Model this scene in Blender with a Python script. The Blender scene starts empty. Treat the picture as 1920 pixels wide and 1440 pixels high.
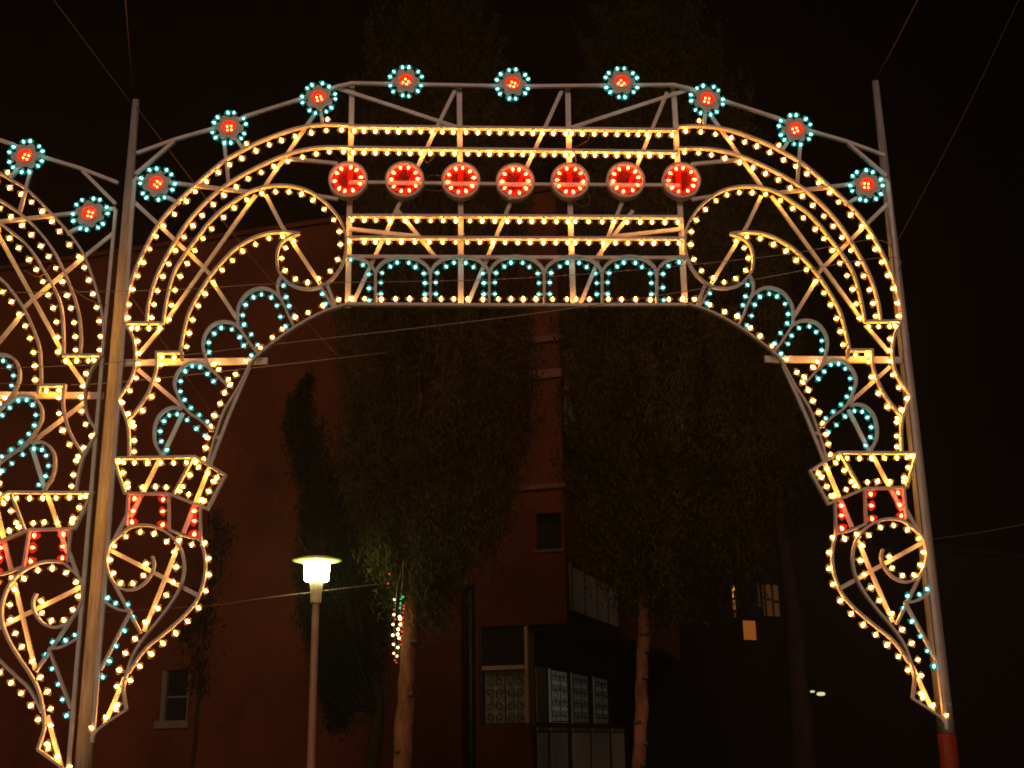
import bpy, bmesh, math, random
from math import radians as RAD, sin, cos, pi
from mathutils import Vector, Matrix
random.seed(11)
S = bpy.context.scene
COL = S.collection

# light levels
SKY_STRENGTH = 0.00003
SUN_STRENGTH = 0.8
AMBER = 72.0
AMBER_GLASS = 0.95
TEAL = 7.5
TEAL_GLASS = 0.55
RED = 34.0
RED_GLASS = 2.0
HAZE = 0.0015
LANTERN = 46.0
CORE_R = 0.0158
GLASS_R = 0.043  # wider than the real bulb, so its glow reads as a halo

# ------------------------------------------------------------------ camera
cam_data = bpy.data.cameras.new('camera')
cam = bpy.data.objects.new('camera', cam_data)
COL.objects.link(cam)
S.camera = cam
cam_data.sensor_width = 36.0
cam_data.lens = 43.13
cam_data.clip_start = 0.1
cam_data.clip_end = 2000.0
fw = Vector((0.03798009931, 0.95943127129, 0.27937277555))
rt = Vector((0.99926952672, -0.03528076199, -0.01468607501))
up = rt.cross(fw)
cam.matrix_world = Matrix(((rt.x, up.x, -fw.x, -0.4997), (rt.y, up.y, -fw.y, -11.0), (rt.z, up.z, -fw.z, 1.6), (0, 0, 0, 1)))

# ------------------------------------------------------------------ night sky and light
world = bpy.data.worlds.new('World')
S.world = world
world.use_nodes = True
wt = world.node_tree
bg = wt.nodes['Background']
sky = wt.nodes.new('ShaderNodeTexSky')
sky.sky_type = 'NISHITA'
sky.sun_disc = False
sky.sun_elevation = RAD(24)
sky.sun_rotation = RAD(184)
wt.links.new(sky.outputs['Color'], bg.inputs['Color'])
bg.inputs['Strength'].default_value = SKY_STRENGTH
sun_data = bpy.data.lights.new('street_fill', 'SUN')       # warm fill sun added, standing for the lit street behind the camera
sun_data.energy = SUN_STRENGTH
sun_data.angle = RAD(25)
sun_data.color = (1.0, 0.64, 0.46)
sun = bpy.data.objects.new('street_fill', sun_data)
COL.objects.link(sun)
sun.rotation_euler = Vector((0.06, 0.90, -0.42)).to_track_quat('-Z', 'Y').to_euler()
S.view_settings.view_transform = 'Standard'
S.view_settings.look = 'None'
S.view_settings.exposure = 0.0
S.view_settings.gamma = 1.0
S.view_settings.use_curve_mapping = False
S.render.engine = 'CYCLES'
S.cycles.use_denoising = True
S.cycles.filter_width = 1.8
S.cycles.max_bounces = 6
S.cycles.diffuse_bounces = 2
S.cycles.glossy_bounces = 2
S.cycles.transparent_max_bounces = 12
S.cycles.volume_bounces = 0
S.cycles.sample_clamp_indirect = 4.0
S.cycles.use_light_tree = True
S.cycles.caustics_reflective = False
S.cycles.caustics_refractive = False

# ------------------------------------------------------------------ materials
def material(name, base=(0.5, 0.5, 0.5), rough=0.7, noise=None, bump=None, stretch=None, metallic=0.0):
    m = bpy.data.materials.new(name)
    m.use_nodes = True
    nt = m.node_tree
    b = nt.nodes['Principled BSDF']
    b.inputs['Base Color'].default_value = (*base, 1)
    b.inputs['Roughness'].default_value = rough
    b.inputs['Metallic'].default_value = metallic
    tc = nt.nodes.new('ShaderNodeTexCoord')
    mp = nt.nodes.new('ShaderNodeMapping')
    nt.links.new(tc.outputs['Object'], mp.inputs['Vector'])
    if stretch:
        mp.inputs['Scale'].default_value = stretch
    if noise:
        scale, other = noise
        n = nt.nodes.new('ShaderNodeTexNoise')
        n.inputs['Scale'].default_value = scale
        n.inputs['Detail'].default_value = 6
        n.inputs['Roughness'].default_value = 0.65
        nt.links.new(mp.outputs['Vector'], n.inputs['Vector'])
        r = nt.nodes.new('ShaderNodeValToRGB')
        r.color_ramp.elements[0].position = 0.34
        r.color_ramp.elements[1].position = 0.66
        r.color_ramp.elements[0].color = (*other, 1)
        r.color_ramp.elements[1].color = (*base, 1)
        nt.links.new(n.outputs['Fac'], r.inputs['Fac'])
        nt.links.new(r.outputs['Color'], b.inputs['Base Color'])
    if bump:
        scale, strength = bump
        n2 = nt.nodes.new('ShaderNodeTexNoise')
        n2.inputs['Scale'].default_value = scale
        n2.inputs['Detail'].default_value = 4
        nt.links.new(mp.outputs['Vector'], n2.inputs['Vector'])
        bp = nt.nodes.new('ShaderNodeBump')
        bp.inputs['Strength'].default_value = strength
        bp.inputs['Distance'].default_value = 0.02
        nt.links.new(n2.outputs['Fac'], bp.inputs['Height'])
        nt.links.new(bp.outputs['Normal'], b.inputs['Normal'])
    return m

def glow(name, color, strength, as_lamp=True):
    m = bpy.data.materials.new(name)
    m.use_nodes = True
    nt = m.node_tree
    nt.nodes.remove(nt.nodes['Principled BSDF'])
    e = nt.nodes.new('ShaderNodeEmission')
    e.inputs['Color'].default_value = (*color, 1)
    e.inputs['Strength'].default_value = strength
    nt.links.new(e.outputs['Emission'], nt.nodes['Material Output'].inputs['Surface'])
    m.cycles.emission_sampling = 'FRONT' if as_lamp else 'NONE'
    return m

def halo_glass(name, color, strength, density):
    """Tinted bulb glass: lets the filament show through and paints the lens halo with its own glow."""
    m = glow(name, color, strength, False)
    nt = m.node_tree
    e = [n for n in nt.nodes if n.type == 'EMISSION'][0]
    t = nt.nodes.new('ShaderNodeBsdfTransparent')
    mx = nt.nodes.new('ShaderNodeMixShader')
    mx.inputs['Fac'].default_value = density
    nt.links.new(t.outputs['BSDF'], mx.inputs[1])
    nt.links.new(e.outputs['Emission'], mx.inputs[2])
    nt.links.new(mx.outputs['Shader'], nt.nodes['Material Output'].inputs['Surface'])
    return m

def foliage(name, dark, light):
    m = material(name, light, 0.75, (1.3, dark))
    return m

M = {}
M['white_paint'] = material('white_paint', (0.84, 0.76, 0.69), 0.6, (7.0, (0.66, 0.58, 0.52)), (60, 0.25))
M['pole_metal'] = material('pole_metal', (0.36, 0.35, 0.345), 0.75, (9.0, (0.20, 0.19, 0.185)), (40, 0.3), (6, 6, 0.35))
M['red_paint'] = material('red_paint', (0.20, 0.012, 0.010), 0.6, (6.0, (0.13, 0.008, 0.007)))
M['red_dish'] = material('red_dish', (0.80, 0.09, 0.02), 0.45)
M['socket'] = material('socket', (0.60, 0.52, 0.42), 0.5)
M['wire'] = material('wire', (0.16, 0.13, 0.12), 0.5)
M['pale_wire'] = material('pale_wire', (0.20, 0.20, 0.24), 0.45)
M['steel_wire'] = material('steel_wire', (0.17, 0.09, 0.06), 0.4)
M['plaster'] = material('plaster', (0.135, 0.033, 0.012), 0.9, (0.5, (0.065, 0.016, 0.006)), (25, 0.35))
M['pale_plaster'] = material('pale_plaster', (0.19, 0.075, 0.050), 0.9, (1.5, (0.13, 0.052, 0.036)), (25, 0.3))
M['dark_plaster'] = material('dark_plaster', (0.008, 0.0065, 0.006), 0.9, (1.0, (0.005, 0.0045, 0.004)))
M['dark_iron'] = material('dark_iron', (0.025, 0.022, 0.02), 0.55)
M['white_panel'] = material('white_panel', (0.36, 0.345, 0.33), 0.7, (4.0, (0.26, 0.25, 0.235)))
M['lace'] = material('lace', (0.34, 0.32, 0.20), 0.9, (9.0, (0.16, 0.15, 0.10)))
M['wood_frame'] = material('wood_frame', (0.50, 0.30, 0.14), 0.6, (5.0, (0.36, 0.20, 0.09)), None, (8, 8, 0.6))
M['white_frame'] = material('white_frame', (0.14, 0.10, 0.075), 0.7, (5.0, (0.10, 0.07, 0.05)))
M['dark_room'] = material('dark_room', (0.012, 0.011, 0.011), 0.9)
M['window_glass'] = material('window_glass', (0.006, 0.006, 0.007), 0.04)
M['window_glass'].node_tree.nodes['Principled BSDF'].inputs['Specular IOR Level'].default_value = 0.9
M['bark_pale'] = material('bark_pale', (0.20, 0.085, 0.048), 0.9, (7.0, (0.07, 0.03, 0.018)), (22, 1.0), (1, 1, 0.45))
M['bark_dark'] = material('bark_dark', (0.035, 0.024, 0.018), 0.9, (6.0, (0.022, 0.015, 0.012)), (18, 0.8), (1, 1, 0.4))
M['knot'] = material('knot', (0.05, 0.035, 0.028), 0.95)
M['leaf_green'] = foliage('leaf_green', (0.012, 0.013, 0.003), (0.036, 0.035, 0.008))
M['leaf_olive'] = foliage('leaf_olive', (0.013, 0.013, 0.003), (0.037, 0.034, 0.008))
M['leaf_dark'] = foliage('leaf_dark', (0.005, 0.007, 0.003), (0.012, 0.014, 0.006))
M['asphalt'] = material('asphalt', (0.055, 0.053, 0.05), 0.9, (3.0, (0.04, 0.04, 0.038)), (80, 0.5))
M['paving'] = material('paving', (0.22, 0.20, 0.18), 0.85, (2.0, (0.16, 0.145, 0.13)), (30, 0.4))
M['lamp_metal'] = material('lamp_metal', (0.26, 0.17, 0.14), 0.6, (6.0, (0.19, 0.12, 0.10)))
M['lamp_cap'] = material('lamp_cap', (0.60, 0.60, 0.22), 0.6)
M['terracotta'] = material('terracotta', (0.35, 0.13, 0.07), 0.85)
M['petal'] = material('petal', (0.55, 0.05, 0.03), 0.7)

for _k in ('plaster', 'pale_plaster', 'dark_plaster', 'asphalt', 'leaf_green', 'leaf_olive', 'leaf_dark', 'bark_pale', 'bark_dark', 'paving', 'dark_room'):
    M[_k].node_tree.nodes['Principled BSDF'].inputs['Specular IOR Level'].default_value = 0.08
M['amber_core'] = glow('amber_core', (1.0, 0.37, 0.06), AMBER)
M['yellow_core'] = glow('yellow_core', (1.0, 0.43, 0.045), AMBER * 0.9)
M['amber_dim'] = glow('amber_dim', (1.0, 0.35, 0.06), AMBER * 0.4)
M['yellow_glass'] = halo_glass('yellow_glass', (1.0, 0.34, 0.012), AMBER_GLASS, 0.30)
M['amber_glass'] = halo_glass('amber_glass', (1.0, 0.31, 0.03), AMBER_GLASS, 0.30)
M['teal_core'] = glow('teal_core', (0.42, 1.0, 0.90), TEAL)
M['teal_glass'] = halo_glass('teal_glass', (0.0, 0.50, 0.42), TEAL_GLASS, 0.55)
M['red_core'] = glow('red_core', (1.0, 0.15, 0.04), RED)
M['red_glass'] = halo_glass('red_glass', (1.0, 0.025, 0.004), RED_GLASS, 0.22)
M['lantern'] = glow('lantern', (0.80, 1.0, 0.38), LANTERN)
M['room_yellow'] = glow('room_yellow', (1.0, 0.44, 0.06), 1.0, False)
M['room_orange'] = glow('room_orange', (1.0, 0.26, 0.04), 0.24, False)
M['room_red'] = glow('room_red', (1.0, 0.20, 0.03), 0.10, False)
M['room_brown'] = glow('room_brown', (1.0, 0.36, 0.10), 0.05, False)
M['lit_curtain'] = glow('lit_curtain', (1.0, 0.86, 0.72), 0.034, False)
M['dim_curtain'] = glow('dim_curtain', (1.0, 0.80, 0.62), 0.017, False)
M['red_glow_film'] = material('red_glow_film', (0.42, 0.008, 0.003), 0.5)  # see-through red sheet added to carry the lens glow inside the rings
_nt = M['red_glow_film'].node_tree
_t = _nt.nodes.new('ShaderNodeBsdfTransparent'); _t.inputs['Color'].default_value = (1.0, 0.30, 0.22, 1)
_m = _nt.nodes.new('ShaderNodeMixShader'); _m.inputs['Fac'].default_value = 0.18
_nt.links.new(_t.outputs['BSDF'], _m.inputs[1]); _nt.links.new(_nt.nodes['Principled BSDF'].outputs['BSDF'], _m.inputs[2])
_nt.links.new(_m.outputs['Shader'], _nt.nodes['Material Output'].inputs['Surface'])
M['far_lamp'] = glow('far_lamp', (0.95, 1.0, 0.50), 0.8, False)
M['glint_white'] = glow('glint_white', (1.0, 0.66, 0.28), 5.0, False)  # emissive dots, painted reflections of the arch lights
M['glint_red'] = glow('glint_red', (1.0, 0.10, 0.02), 0.9, False)
M['glint_green'] = glow('glint_green', (0.06, 0.7, 0.28), 0.9, False)

# ------------------------------------------------------------------ helpers
def obj(name, bm_or_me, mat, parent=None, smooth=False):
    if isinstance(bm_or_me, bmesh.types.BMesh):
        me = bpy.data.meshes.new(name)
        bmesh.ops.recalc_face_normals(bm_or_me, faces=bm_or_me.faces[:])
        bm_or_me.to_mesh(me)
        bm_or_me.free()
    else:
        me = bm_or_me
    if mat is not None and not me.materials:
        me.materials.append(M[mat] if isinstance(mat, str) else mat)
    if smooth:
        for p in me.polygons:
            p.use_smooth = True
    o = bpy.data.objects.new(name, me)
    COL.objects.link(o)
    if parent is not None:
        o.parent = parent
    return o

def tag(o, label=None, cat=None, group=None, kind=None):
    if label: o['label'] = label
    if cat: o['category'] = cat
    if group: o['group'] = group
    if kind: o['kind'] = kind
    return o

def empty(name, loc, rz, label, cat, group=None):
    o = bpy.data.objects.new(name, None)
    COL.objects.link(o)
    o.location = loc
    o.rotation_euler = (0, 0, rz)
    return tag(o, label, cat, group)

def box(bm, x0, x1, y0, y1, z0, z1):
    v = [bm.verts.new((x, y, z)) for x in (x0, x1) for y in (y0, y1) for z in (z0, z1)]
    for f in ((0, 1, 3, 2), (4, 6, 7, 5), (0, 4, 5, 1), (2, 3, 7, 6), (0, 2, 6, 4), (1, 5, 7, 3)):
        bm.faces.new([v[i] for i in f])

def box_part(name, mat, parent, *b):
    bm = bmesh.new()
    box(bm, *b)
    return obj(name, bm, mat, parent)

def smooth_line(pts, sub=4):
    if len(pts) < 3:
        return list(pts)
    out = []
    n = len(pts)
    for i in range(n - 1):
        p0, p1, p2, p3 = pts[max(i - 1, 0)], pts[i], pts[i + 1], pts[min(i + 2, n - 1)]
        for k in range(sub):
            t = k / sub
            out.append(tuple(0.5 * ((2 * b) + (c - a) * t + (2 * a - 5 * b + 4 * c - d) * t * t + (3 * b - a - 3 * c + d) * t ** 3)
                             for a, b, c, d in zip(p0, p1, p2, p3)))
    out.append(tuple(pts[-1]))
    return out

def strip(bm, pts, half, y0, y1):
    """A wooden strip swept along a line (x, z) in the plane of the arch, square in section."""
    n = len(pts)
    closed = n > 3 and abs(pts[0][0] - pts[-1][0]) + abs(pts[0][1] - pts[-1][1]) < 1e-4
    rings = []
    for i, p in enumerate(pts):
        a = pts[i - 1] if i > 0 else (pts[-2] if closed else p)
        b = pts[i + 1] if i < n - 1 else (pts[1] if closed else p)
        d0 = Vector((p[0] - a[0], p[1] - a[1])); d1 = Vector((b[0] - p[0], b[1] - p[1]))
        if d0.length < 1e-6: d0 = d1
        if d1.length < 1e-6: d1 = d0
        d0.normalize(); d1.normalize()
        n0 = Vector((-d0.y, d0.x)); n1 = Vector((-d1.y, d1.x))
        m = n0 + n1
        if m.length < 0.3: m = n0
        m.normalize()
        s = half / max(0.45, m.dot(n0))
        rings.append([bm.verts.new((p[0] + m.x * s * k, y, p[1] + m.y * s * k)) for k, y in ((1, y0), (1, y1), (-1, y1), (-1, y0))])
    for r0, r1 in zip(rings[:-1], rings[1:]):
        for j in range(4):
            bm.faces.new((r0[j], r0[(j + 1) % 4], r1[(j + 1) % 4], r1[j]))
    bm.faces.new(rings[0]); bm.faces.new(list(reversed(rings[-1])))

def tube(bm, pts, radii, n=6):
    pts = [Vector(p) for p in pts]
    if not isinstance(radii, (list, tuple)):
        radii = [radii] * len(pts)
    rings = []
    for i, p in enumerate(pts):
        d = (pts[min(i + 1, len(pts) - 1)] - pts[max(i - 1, 0)]).normalized()
        a = d.cross(Vector((0, 0, 1)) if abs(d.z) < 0.9 else Vector((1, 0, 0))).normalized()
        b = d.cross(a)
        rings.append([bm.verts.new(p + (a * cos(2 * pi * k / n) + b * sin(2 * pi * k / n)) * radii[i]) for k in range(n)])
    for r0, r1 in zip(rings[:-1], rings[1:]):
        for k in range(n):
            bm.faces.new((r0[k], r0[(k + 1) % n], r1[(k + 1) % n], r1[k]))
    bm.faces.new(rings[0]); bm.faces.new(list(reversed(rings[-1])))

def lathe(bm, prof, n=16, centre=(0, 0, 0)):
    """Profile of (radius, z) turned about the vertical; a radius of 0 closes the end."""
    cx, cy, cz = centre
    rings = []
    for r, z in prof:
        if r < 1e-5:
            rings.append([bm.verts.new((cx, cy, cz + z))])
        else:
            rings.append([bm.verts.new((cx + r * cos(2 * pi * k / n), cy + r * sin(2 * pi * k / n), cz + z)) for k in range(n)])
    for a, b in zip(rings[:-1], rings[1:]):
        if len(a) == 1 and len(b) == 1: continue
        for k in range(n):
            if len(a) == 1: bm.faces.new((a[0], b[(k + 1) % n], b[k]))
            elif len(b) == 1: bm.faces.new((a[k], a[(k + 1) % n], b[0]))
            else: bm.faces.new((a[k], a[(k + 1) % n], b[(k + 1) % n], b[k]))
    for r in (rings[0], rings[-1]):
        if len(r) > 1: bm.faces.new(r)

def wall_grid(bm, xs, zs, holes, y0, y1):
    """A wall slab (x by z, from y0 to y1 thick) with rectangular openings and their reveals."""
    nx, nz = len(xs) - 1, len(zs) - 1
    def solid(i, j):
        if i < 0 or j < 0 or i >= nx or j >= nz: return False
        cx, cz = (xs[i] + xs[i + 1]) / 2, (zs[j] + zs[j + 1]) / 2
        return not any(a < cx < b and c < cz < d for a, b, c, d in holes)
    V = {}
    def v(i, j, y):
        k = (i, j, y)
        if k not in V: V[k] = bm.verts.new((xs[i], y, zs[j]))
        return V[k]
    for i in range(nx):
        for j in range(nz):
            if not solid(i, j): continue
            for y in (y0, y1):
                bm.faces.new((v(i, j, y), v(i + 1, j, y), v(i + 1, j + 1, y), v(i, j + 1, y)))
            for (di, dj, e) in ((-1, 0, ((i, j), (i, j + 1))), (1, 0, ((i + 1, j), (i + 1, j + 1))), (0, -1, ((i, j), (i + 1, j))), (0, 1, ((i, j + 1), (i + 1, j + 1)))):
                if not solid(i + di, j + dj):
                    (a, b), (c, d) = e
                    bm.faces.new((v(a, b, y0), v(c, d, y0), v(c, d, y1), v(a, b, y1)))

# ------------------------------------------------------------------ drawing of the arch in metres: x from its middle, z above the street
# rails: name, section, line, mirrored; bulbs: colour, rail, x, z, direction, mirrored
RAILS = [
    ('outer_arc_rail','lath',[(-3.697,5.413),(-3.696,5.497),(-3.691,5.604),(-3.675,5.732),(-3.645,5.872),(-3.597,6.035),(-3.537,6.193),(-3.489,6.309),(-3.427,6.436),(-3.348,6.553),(-3.263,6.66),(-3.167,6.767),(-3.07,6.869),(-2.948,6.994),(-2.824,7.104),(-2.699,7.184),(-2.547,7.277),(-2.383,7.353),(-2.187,7.43),(-1.995,7.472),(-1.822,7.484),(-1.627,7.473)],1),
    ('inner_arc_rail','lath',[(-3.484,5.412),(-3.484,5.55),(-3.471,5.657),(-3.453,5.764),(-3.425,5.872),(-3.387,5.98),(-3.326,6.122),(-3.254,6.27),(-3.163,6.436),(-3.054,6.587),(-2.934,6.722),(-2.811,6.83),(-2.686,6.921),(-2.525,7.018),(-2.358,7.105),(-2.179,7.18),(-2.024,7.218),(-1.857,7.236),(-1.622,7.234)],1),
    ('scroll_rail','lath',[(-3.331,5.412),(-3.324,5.539),(-3.308,5.683),(-3.287,5.818),(-3.254,5.942),(-3.201,6.051),(-3.132,6.171),(-3.053,6.292),(-2.978,6.409),(-2.863,6.548),(-2.725,6.66),(-2.601,6.751),(-2.449,6.808),(-2.311,6.825),(-2.166,6.814),(-2.035,6.775),(-1.93,6.713),(-1.841,6.639),(-1.761,6.549),(-1.692,6.443),(-1.659,6.354),(-1.641,6.271),(-1.639,6.171),(-1.657,6.05),(-1.7,5.941),(-1.768,5.848),(-1.853,5.783),(-1.952,5.751),(-2.053,5.757),(-2.145,5.789),(-2.223,5.86),(-2.277,5.941),(-2.296,6.05),(-2.29,6.144),(-2.262,6.221),(-2.198,6.276),(-2.087,6.32)],1),
    ('scroll_rail','lath',[(-3.155,5.122),(-3.146,5.232),(-3.129,5.353),(-3.107,5.485),(-3.064,5.602),(-3.006,5.726),(-2.938,5.855),(-2.868,5.958),(-2.797,6.051),(-2.716,6.144),(-2.618,6.221),(-2.504,6.287),(-2.378,6.326),(-2.241,6.337),(-2.087,6.32)],1),
    ('shelf_rail','lath',[(-3.707,5.413),(-3.321,5.412)],1),
    ('step_rail','poly',[(-3.366,5.045),(-3.371,5.123),(-3.14,5.122),(-3.135,5.044)],1),
    ('vase_neck_rail','lath',[(-3.686,5.402),(-3.632,5.328),(-3.596,5.249),(-3.575,5.155),(-3.565,5.077),(-3.567,4.973),(-3.585,4.885),(-3.623,4.793),(-3.671,4.722),(-3.701,4.666)],1),
    ('vase_neck_rail','lath',[(-3.701,4.666),(-3.645,4.564),(-3.611,4.493),(-3.585,4.412),(-3.568,4.302),(-3.561,4.212),(-3.556,4.132)],1),
    ('vase_lining_rail','lath',[(-3.366,5.045),(-3.369,4.946),(-3.392,4.843),(-3.428,4.731),(-3.48,4.629),(-3.537,4.543),(-3.59,4.478)],1),
    ('intrados_rail','lath',[(-1.616,5.6),(-1.795,5.541),(-1.944,5.467),(-2.115,5.361),(-2.26,5.25),(-2.419,5.114),(-2.494,5.021),(-2.547,4.902),(-2.61,4.763),(-2.673,4.65),(-2.73,4.529),(-2.779,4.357),(-2.815,4.207),(-2.841,4.068)],1),
    ('stay_bar','rod',[(-2.507,4.979),(-2.684,4.488),(-2.821,4.048)],1),
    ('stay_link','rod',[(-2.801,4.312),(-2.753,4.307)],1),
    ('crossbar','beam',[(-3.704,5.044),(-2.352,5.059)],1),
    ('bead_rail','lath',[(-2.249,5.876),(-2.277,5.811),(-2.274,5.735),(-2.241,5.649),(-2.197,5.563),(-2.164,5.483),(-2.111,5.382)],1),
    ('bead_rail','lath',[(-1.867,5.773),(-1.82,5.692),(-1.741,5.562)],1),
    ('stay_link','rod',[(-1.807,5.783),(-1.726,5.579)],1),
    ('bead_rail','lath',[(-2.634,5.383),(-2.644,5.495),(-2.638,5.575),(-2.602,5.655),(-2.545,5.72),(-2.456,5.757),(-2.37,5.752),(-2.293,5.708),(-2.241,5.649)],1),
    ('bead_rail','lath',[(-2.699,4.794),(-2.803,4.903),(-2.861,4.97),(-2.915,5.069),(-2.944,5.153),(-2.949,5.231),(-2.928,5.31),(-2.878,5.384),(-2.805,5.421),(-2.716,5.421),(-2.639,5.383),(-2.581,5.309),(-2.507,5.204),(-2.418,5.088)],1),
    ('bead_rail','lath',[(-2.814,4.367),(-2.941,4.479),(-3.037,4.54),(-3.11,4.627),(-3.16,4.724),(-3.189,4.807),(-3.18,4.894),(-3.14,4.966),(-3.079,5.013),(-2.991,5.023),(-2.916,4.996),(-2.854,4.944)],1),
    ('bead_rail','lath',[(-3.112,4.581),(-3.186,4.592),(-3.257,4.567),(-3.316,4.501),(-3.34,4.426),(-3.344,4.335),(-3.328,4.25),(-3.291,4.185),(-3.258,4.125)],1),
    ('brace','flat',[(-3.106,4.551),(-3.264,4.15)],1),
    ('brace','flat',[(-3.548,4.973),(-3.104,4.602)],1),
    ('capital_rail','poly',[(-3.696,4.118),(-2.96,4.128),(-2.679,3.953),(-2.823,3.646),(-3.174,3.785),(-3.569,3.793),(-3.696,4.118)],1),
    ('brace','flat',[(-3.29,4.11),(-3.512,3.584)],1),
    ('capital_fold','lath',[(-2.983,4.108),(-3.131,3.789)],1),
    ('brace','flat',[(-2.835,4.033),(-3.034,3.435)],1),
    ('collar_rail','lath',[(-3.535,3.783),(-3.534,3.497)],1),
    ('collar_rail','lath',[(-3.174,3.78),(-3.154,3.46)],1),
    ('collar_rail','lath',[(-2.886,3.666),(-2.87,3.371)],1),
    ('collar_rail','lath',[(-3.154,3.46),(-3.018,3.406),(-2.87,3.371)],1),
    ('stay_link','rod',[(-3.54,3.584),(-3.633,3.373)],1),
    ('spiral_rail','lath',[(-3.287,3.223),(-3.265,3.152),(-3.283,3.067),(-3.347,2.978),(-3.43,2.932),(-3.516,2.933),(-3.604,2.986),(-3.663,3.089),(-3.689,3.184),(-3.679,3.298),(-3.633,3.373),(-3.567,3.43),(-3.504,3.482),(-3.416,3.503),(-3.307,3.495),(-3.21,3.456),(-3.121,3.393),(-3.05,3.306),(-3.011,3.201),(-2.999,3.092),(-3.02,2.961),(-3.094,2.808),(-3.196,2.661),(-3.285,2.547),(-3.352,2.447),(-3.4,2.348),(-3.429,2.244),(-3.45,2.155),(-3.458,2.074),(-3.437,1.976),(-3.419,1.905)],1),
    ('foot_rail','lath',[(-3.419,1.905),(-3.642,1.749),(-3.688,1.65)],1),
    ('vase_side_rail','lath',[(-2.87,3.371),(-2.836,3.266),(-2.816,3.161),(-2.815,3.062),(-2.832,2.954),(-2.881,2.819),(-2.976,2.7),(-3.081,2.6),(-3.186,2.509),(-3.282,2.428),(-3.358,2.329),(-3.423,2.213)],1),
    ('brace','flat',[(-3.683,3.293),(-2.875,2.88)],1),
    ('brace','flat',[(-3.07,3.325),(-3.324,2.57)],1),
    ('leaf_rail','lath',[(-3.619,3.009),(-3.341,2.552)],1),
    ('leaf_rail','lath',[(-3.678,2.828),(-3.588,2.776),(-3.507,2.747),(-3.438,2.747)],1),
    ('leaf_rail','lath',[(-3.438,2.747),(-3.666,2.238)],1),
    ('brace','flat',[(-3.461,2.182),(-3.612,1.771)],1),
    ('edge_bar','rod',[(-3.702,6.89),(-3.69,5.657),(-3.687,3.527),(-3.687,1.641)],1),
    ('truss_chord','rod',[(-3.701,7.17),(-3.319,7.327),(-2.812,7.492)],1),
    ('truss_chord','rod',[(-2.812,7.492),(-2.654,7.58),(-2.12,7.772),(-1.754,7.917),(-1.627,7.947)],1),
    ('truss_strut','rod',[(-3.696,6.947),(-3.348,7.298)],1),
    ('truss_strut','rod',[(-3.698,6.901),(-2.602,6.762)],1),
    ('truss_strut','rod',[(-3.447,6.744),(-3.256,6.637)],1),
    ('brace','flat',[(-3.697,6.665),(-3.398,6.381),(-2.996,5.991),(-2.92,5.904)],1),
    ('brace','flat',[(-2.907,5.85),(-2.658,5.474)],1),
    ('truss_strut','rod',[(-2.86,7.305),(-2.791,6.841)],1),
    ('truss_strut','rod',[(-2.736,7.317),(-2.658,7.196)],1),
    ('truss_strut','rod',[(-1.927,7.654),(-1.9,7.478)],1),
    ('brace','flat',[(-1.994,7.613),(-2.465,6.808)],1),
    ('brace','flat',[(-2.534,6.745),(-2.995,5.98),(-3.322,5.433)],1),
    ('truss_strut','rod',[(-2.218,7.117),(-1.748,7.066)],1),
    ('truss_strut','rod',[(-1.957,6.724),(-1.728,6.685)],1),
    ('brace','flat',[(-2.436,6.746),(-2.27,6.42),(-1.879,5.816)],1),
    ('brace','flat',[(-3.349,5.391),(-3.552,5.113)],1),
    ('post','beam',[(-1.627,7.953),(-1.624,6.645),(-1.618,5.594)],1),
    ('post','beam',[(-0.549,7.929),(-0.537,6.534),(-0.54,5.592)],1),
    ('truss_chord','rod',[(-1.637,7.947),(-0.549,7.929),(-0.013,7.92)],1),
    ('brace','flat',[(-1.77,7.917),(-0.571,7.484)],1),
    ('brace','flat',[(-1.153,6.584),(-0.779,6.088)],1),
    ('brace','flat',[(-1.613,6.387),(-0.945,6.31)],1),
    ('long_brace','flat',[(-0.586,7.911),(-1.143,6.635),(-1.566,5.621)],0),
    ('long_brace','flat',[(0.486,7.899),(-0.053,6.659),(-0.474,5.614)],0),
    ('long_brace','flat',[(1.555,7.887),(1.04,6.649),(0.605,5.612)],0),
    ('lamp_rail','lath',[(-1.637,7.467),(-0.02,7.453),(1.629,7.44)],0),
    ('lamp_rail','lath',[(-1.632,7.234),(-0.024,7.216),(1.616,7.198)],0),
    ('lamp_rail','lath',[(-1.626,6.508),(-0.008,6.504),(1.626,6.497)],0),
    ('lamp_rail','lath',[(-1.626,6.279),(-0.012,6.274),(1.64,6.272)],0),
    ('arcade_top_rail','rod',[(-1.622,6.086),(-0.015,6.077),(1.65,6.071)],0),
    ('bottom_rail','lath',[(-1.621,5.6),(-0.002,5.586),(1.634,5.588)],0),
    ('disc_rod','rod',[(-1.629,6.866),(-0.003,6.847),(1.624,6.839)],0),
    ('arcade_arch','lath',[(-1.627,6.083),(-1.557,6.076),(-1.491,6.057),(-1.435,6.027),(-1.391,5.987),(-1.364,5.941),(-1.354,5.891)],0),
    ('arcade_arch','lath',[(-1.354,5.891),(-1.346,5.941),(-1.32,5.987),(-1.279,6.027),(-1.225,6.057),(-1.162,6.076),(-1.094,6.083),(-1.026,6.076),(-0.962,6.057),(-0.907,6.026),(-0.865,5.987),(-0.839,5.94),(-0.83,5.891)],0),
    ('arcade_arch','lath',[(-0.83,5.891),(-0.82,5.94),(-0.792,5.987),(-0.748,6.026),(-0.689,6.057),(-0.621,6.076),(-0.548,6.083),(-0.474,6.076),(-0.406,6.057),(-0.347,6.026),(-0.303,5.986),(-0.275,5.94),(-0.266,5.89)],0),
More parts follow.
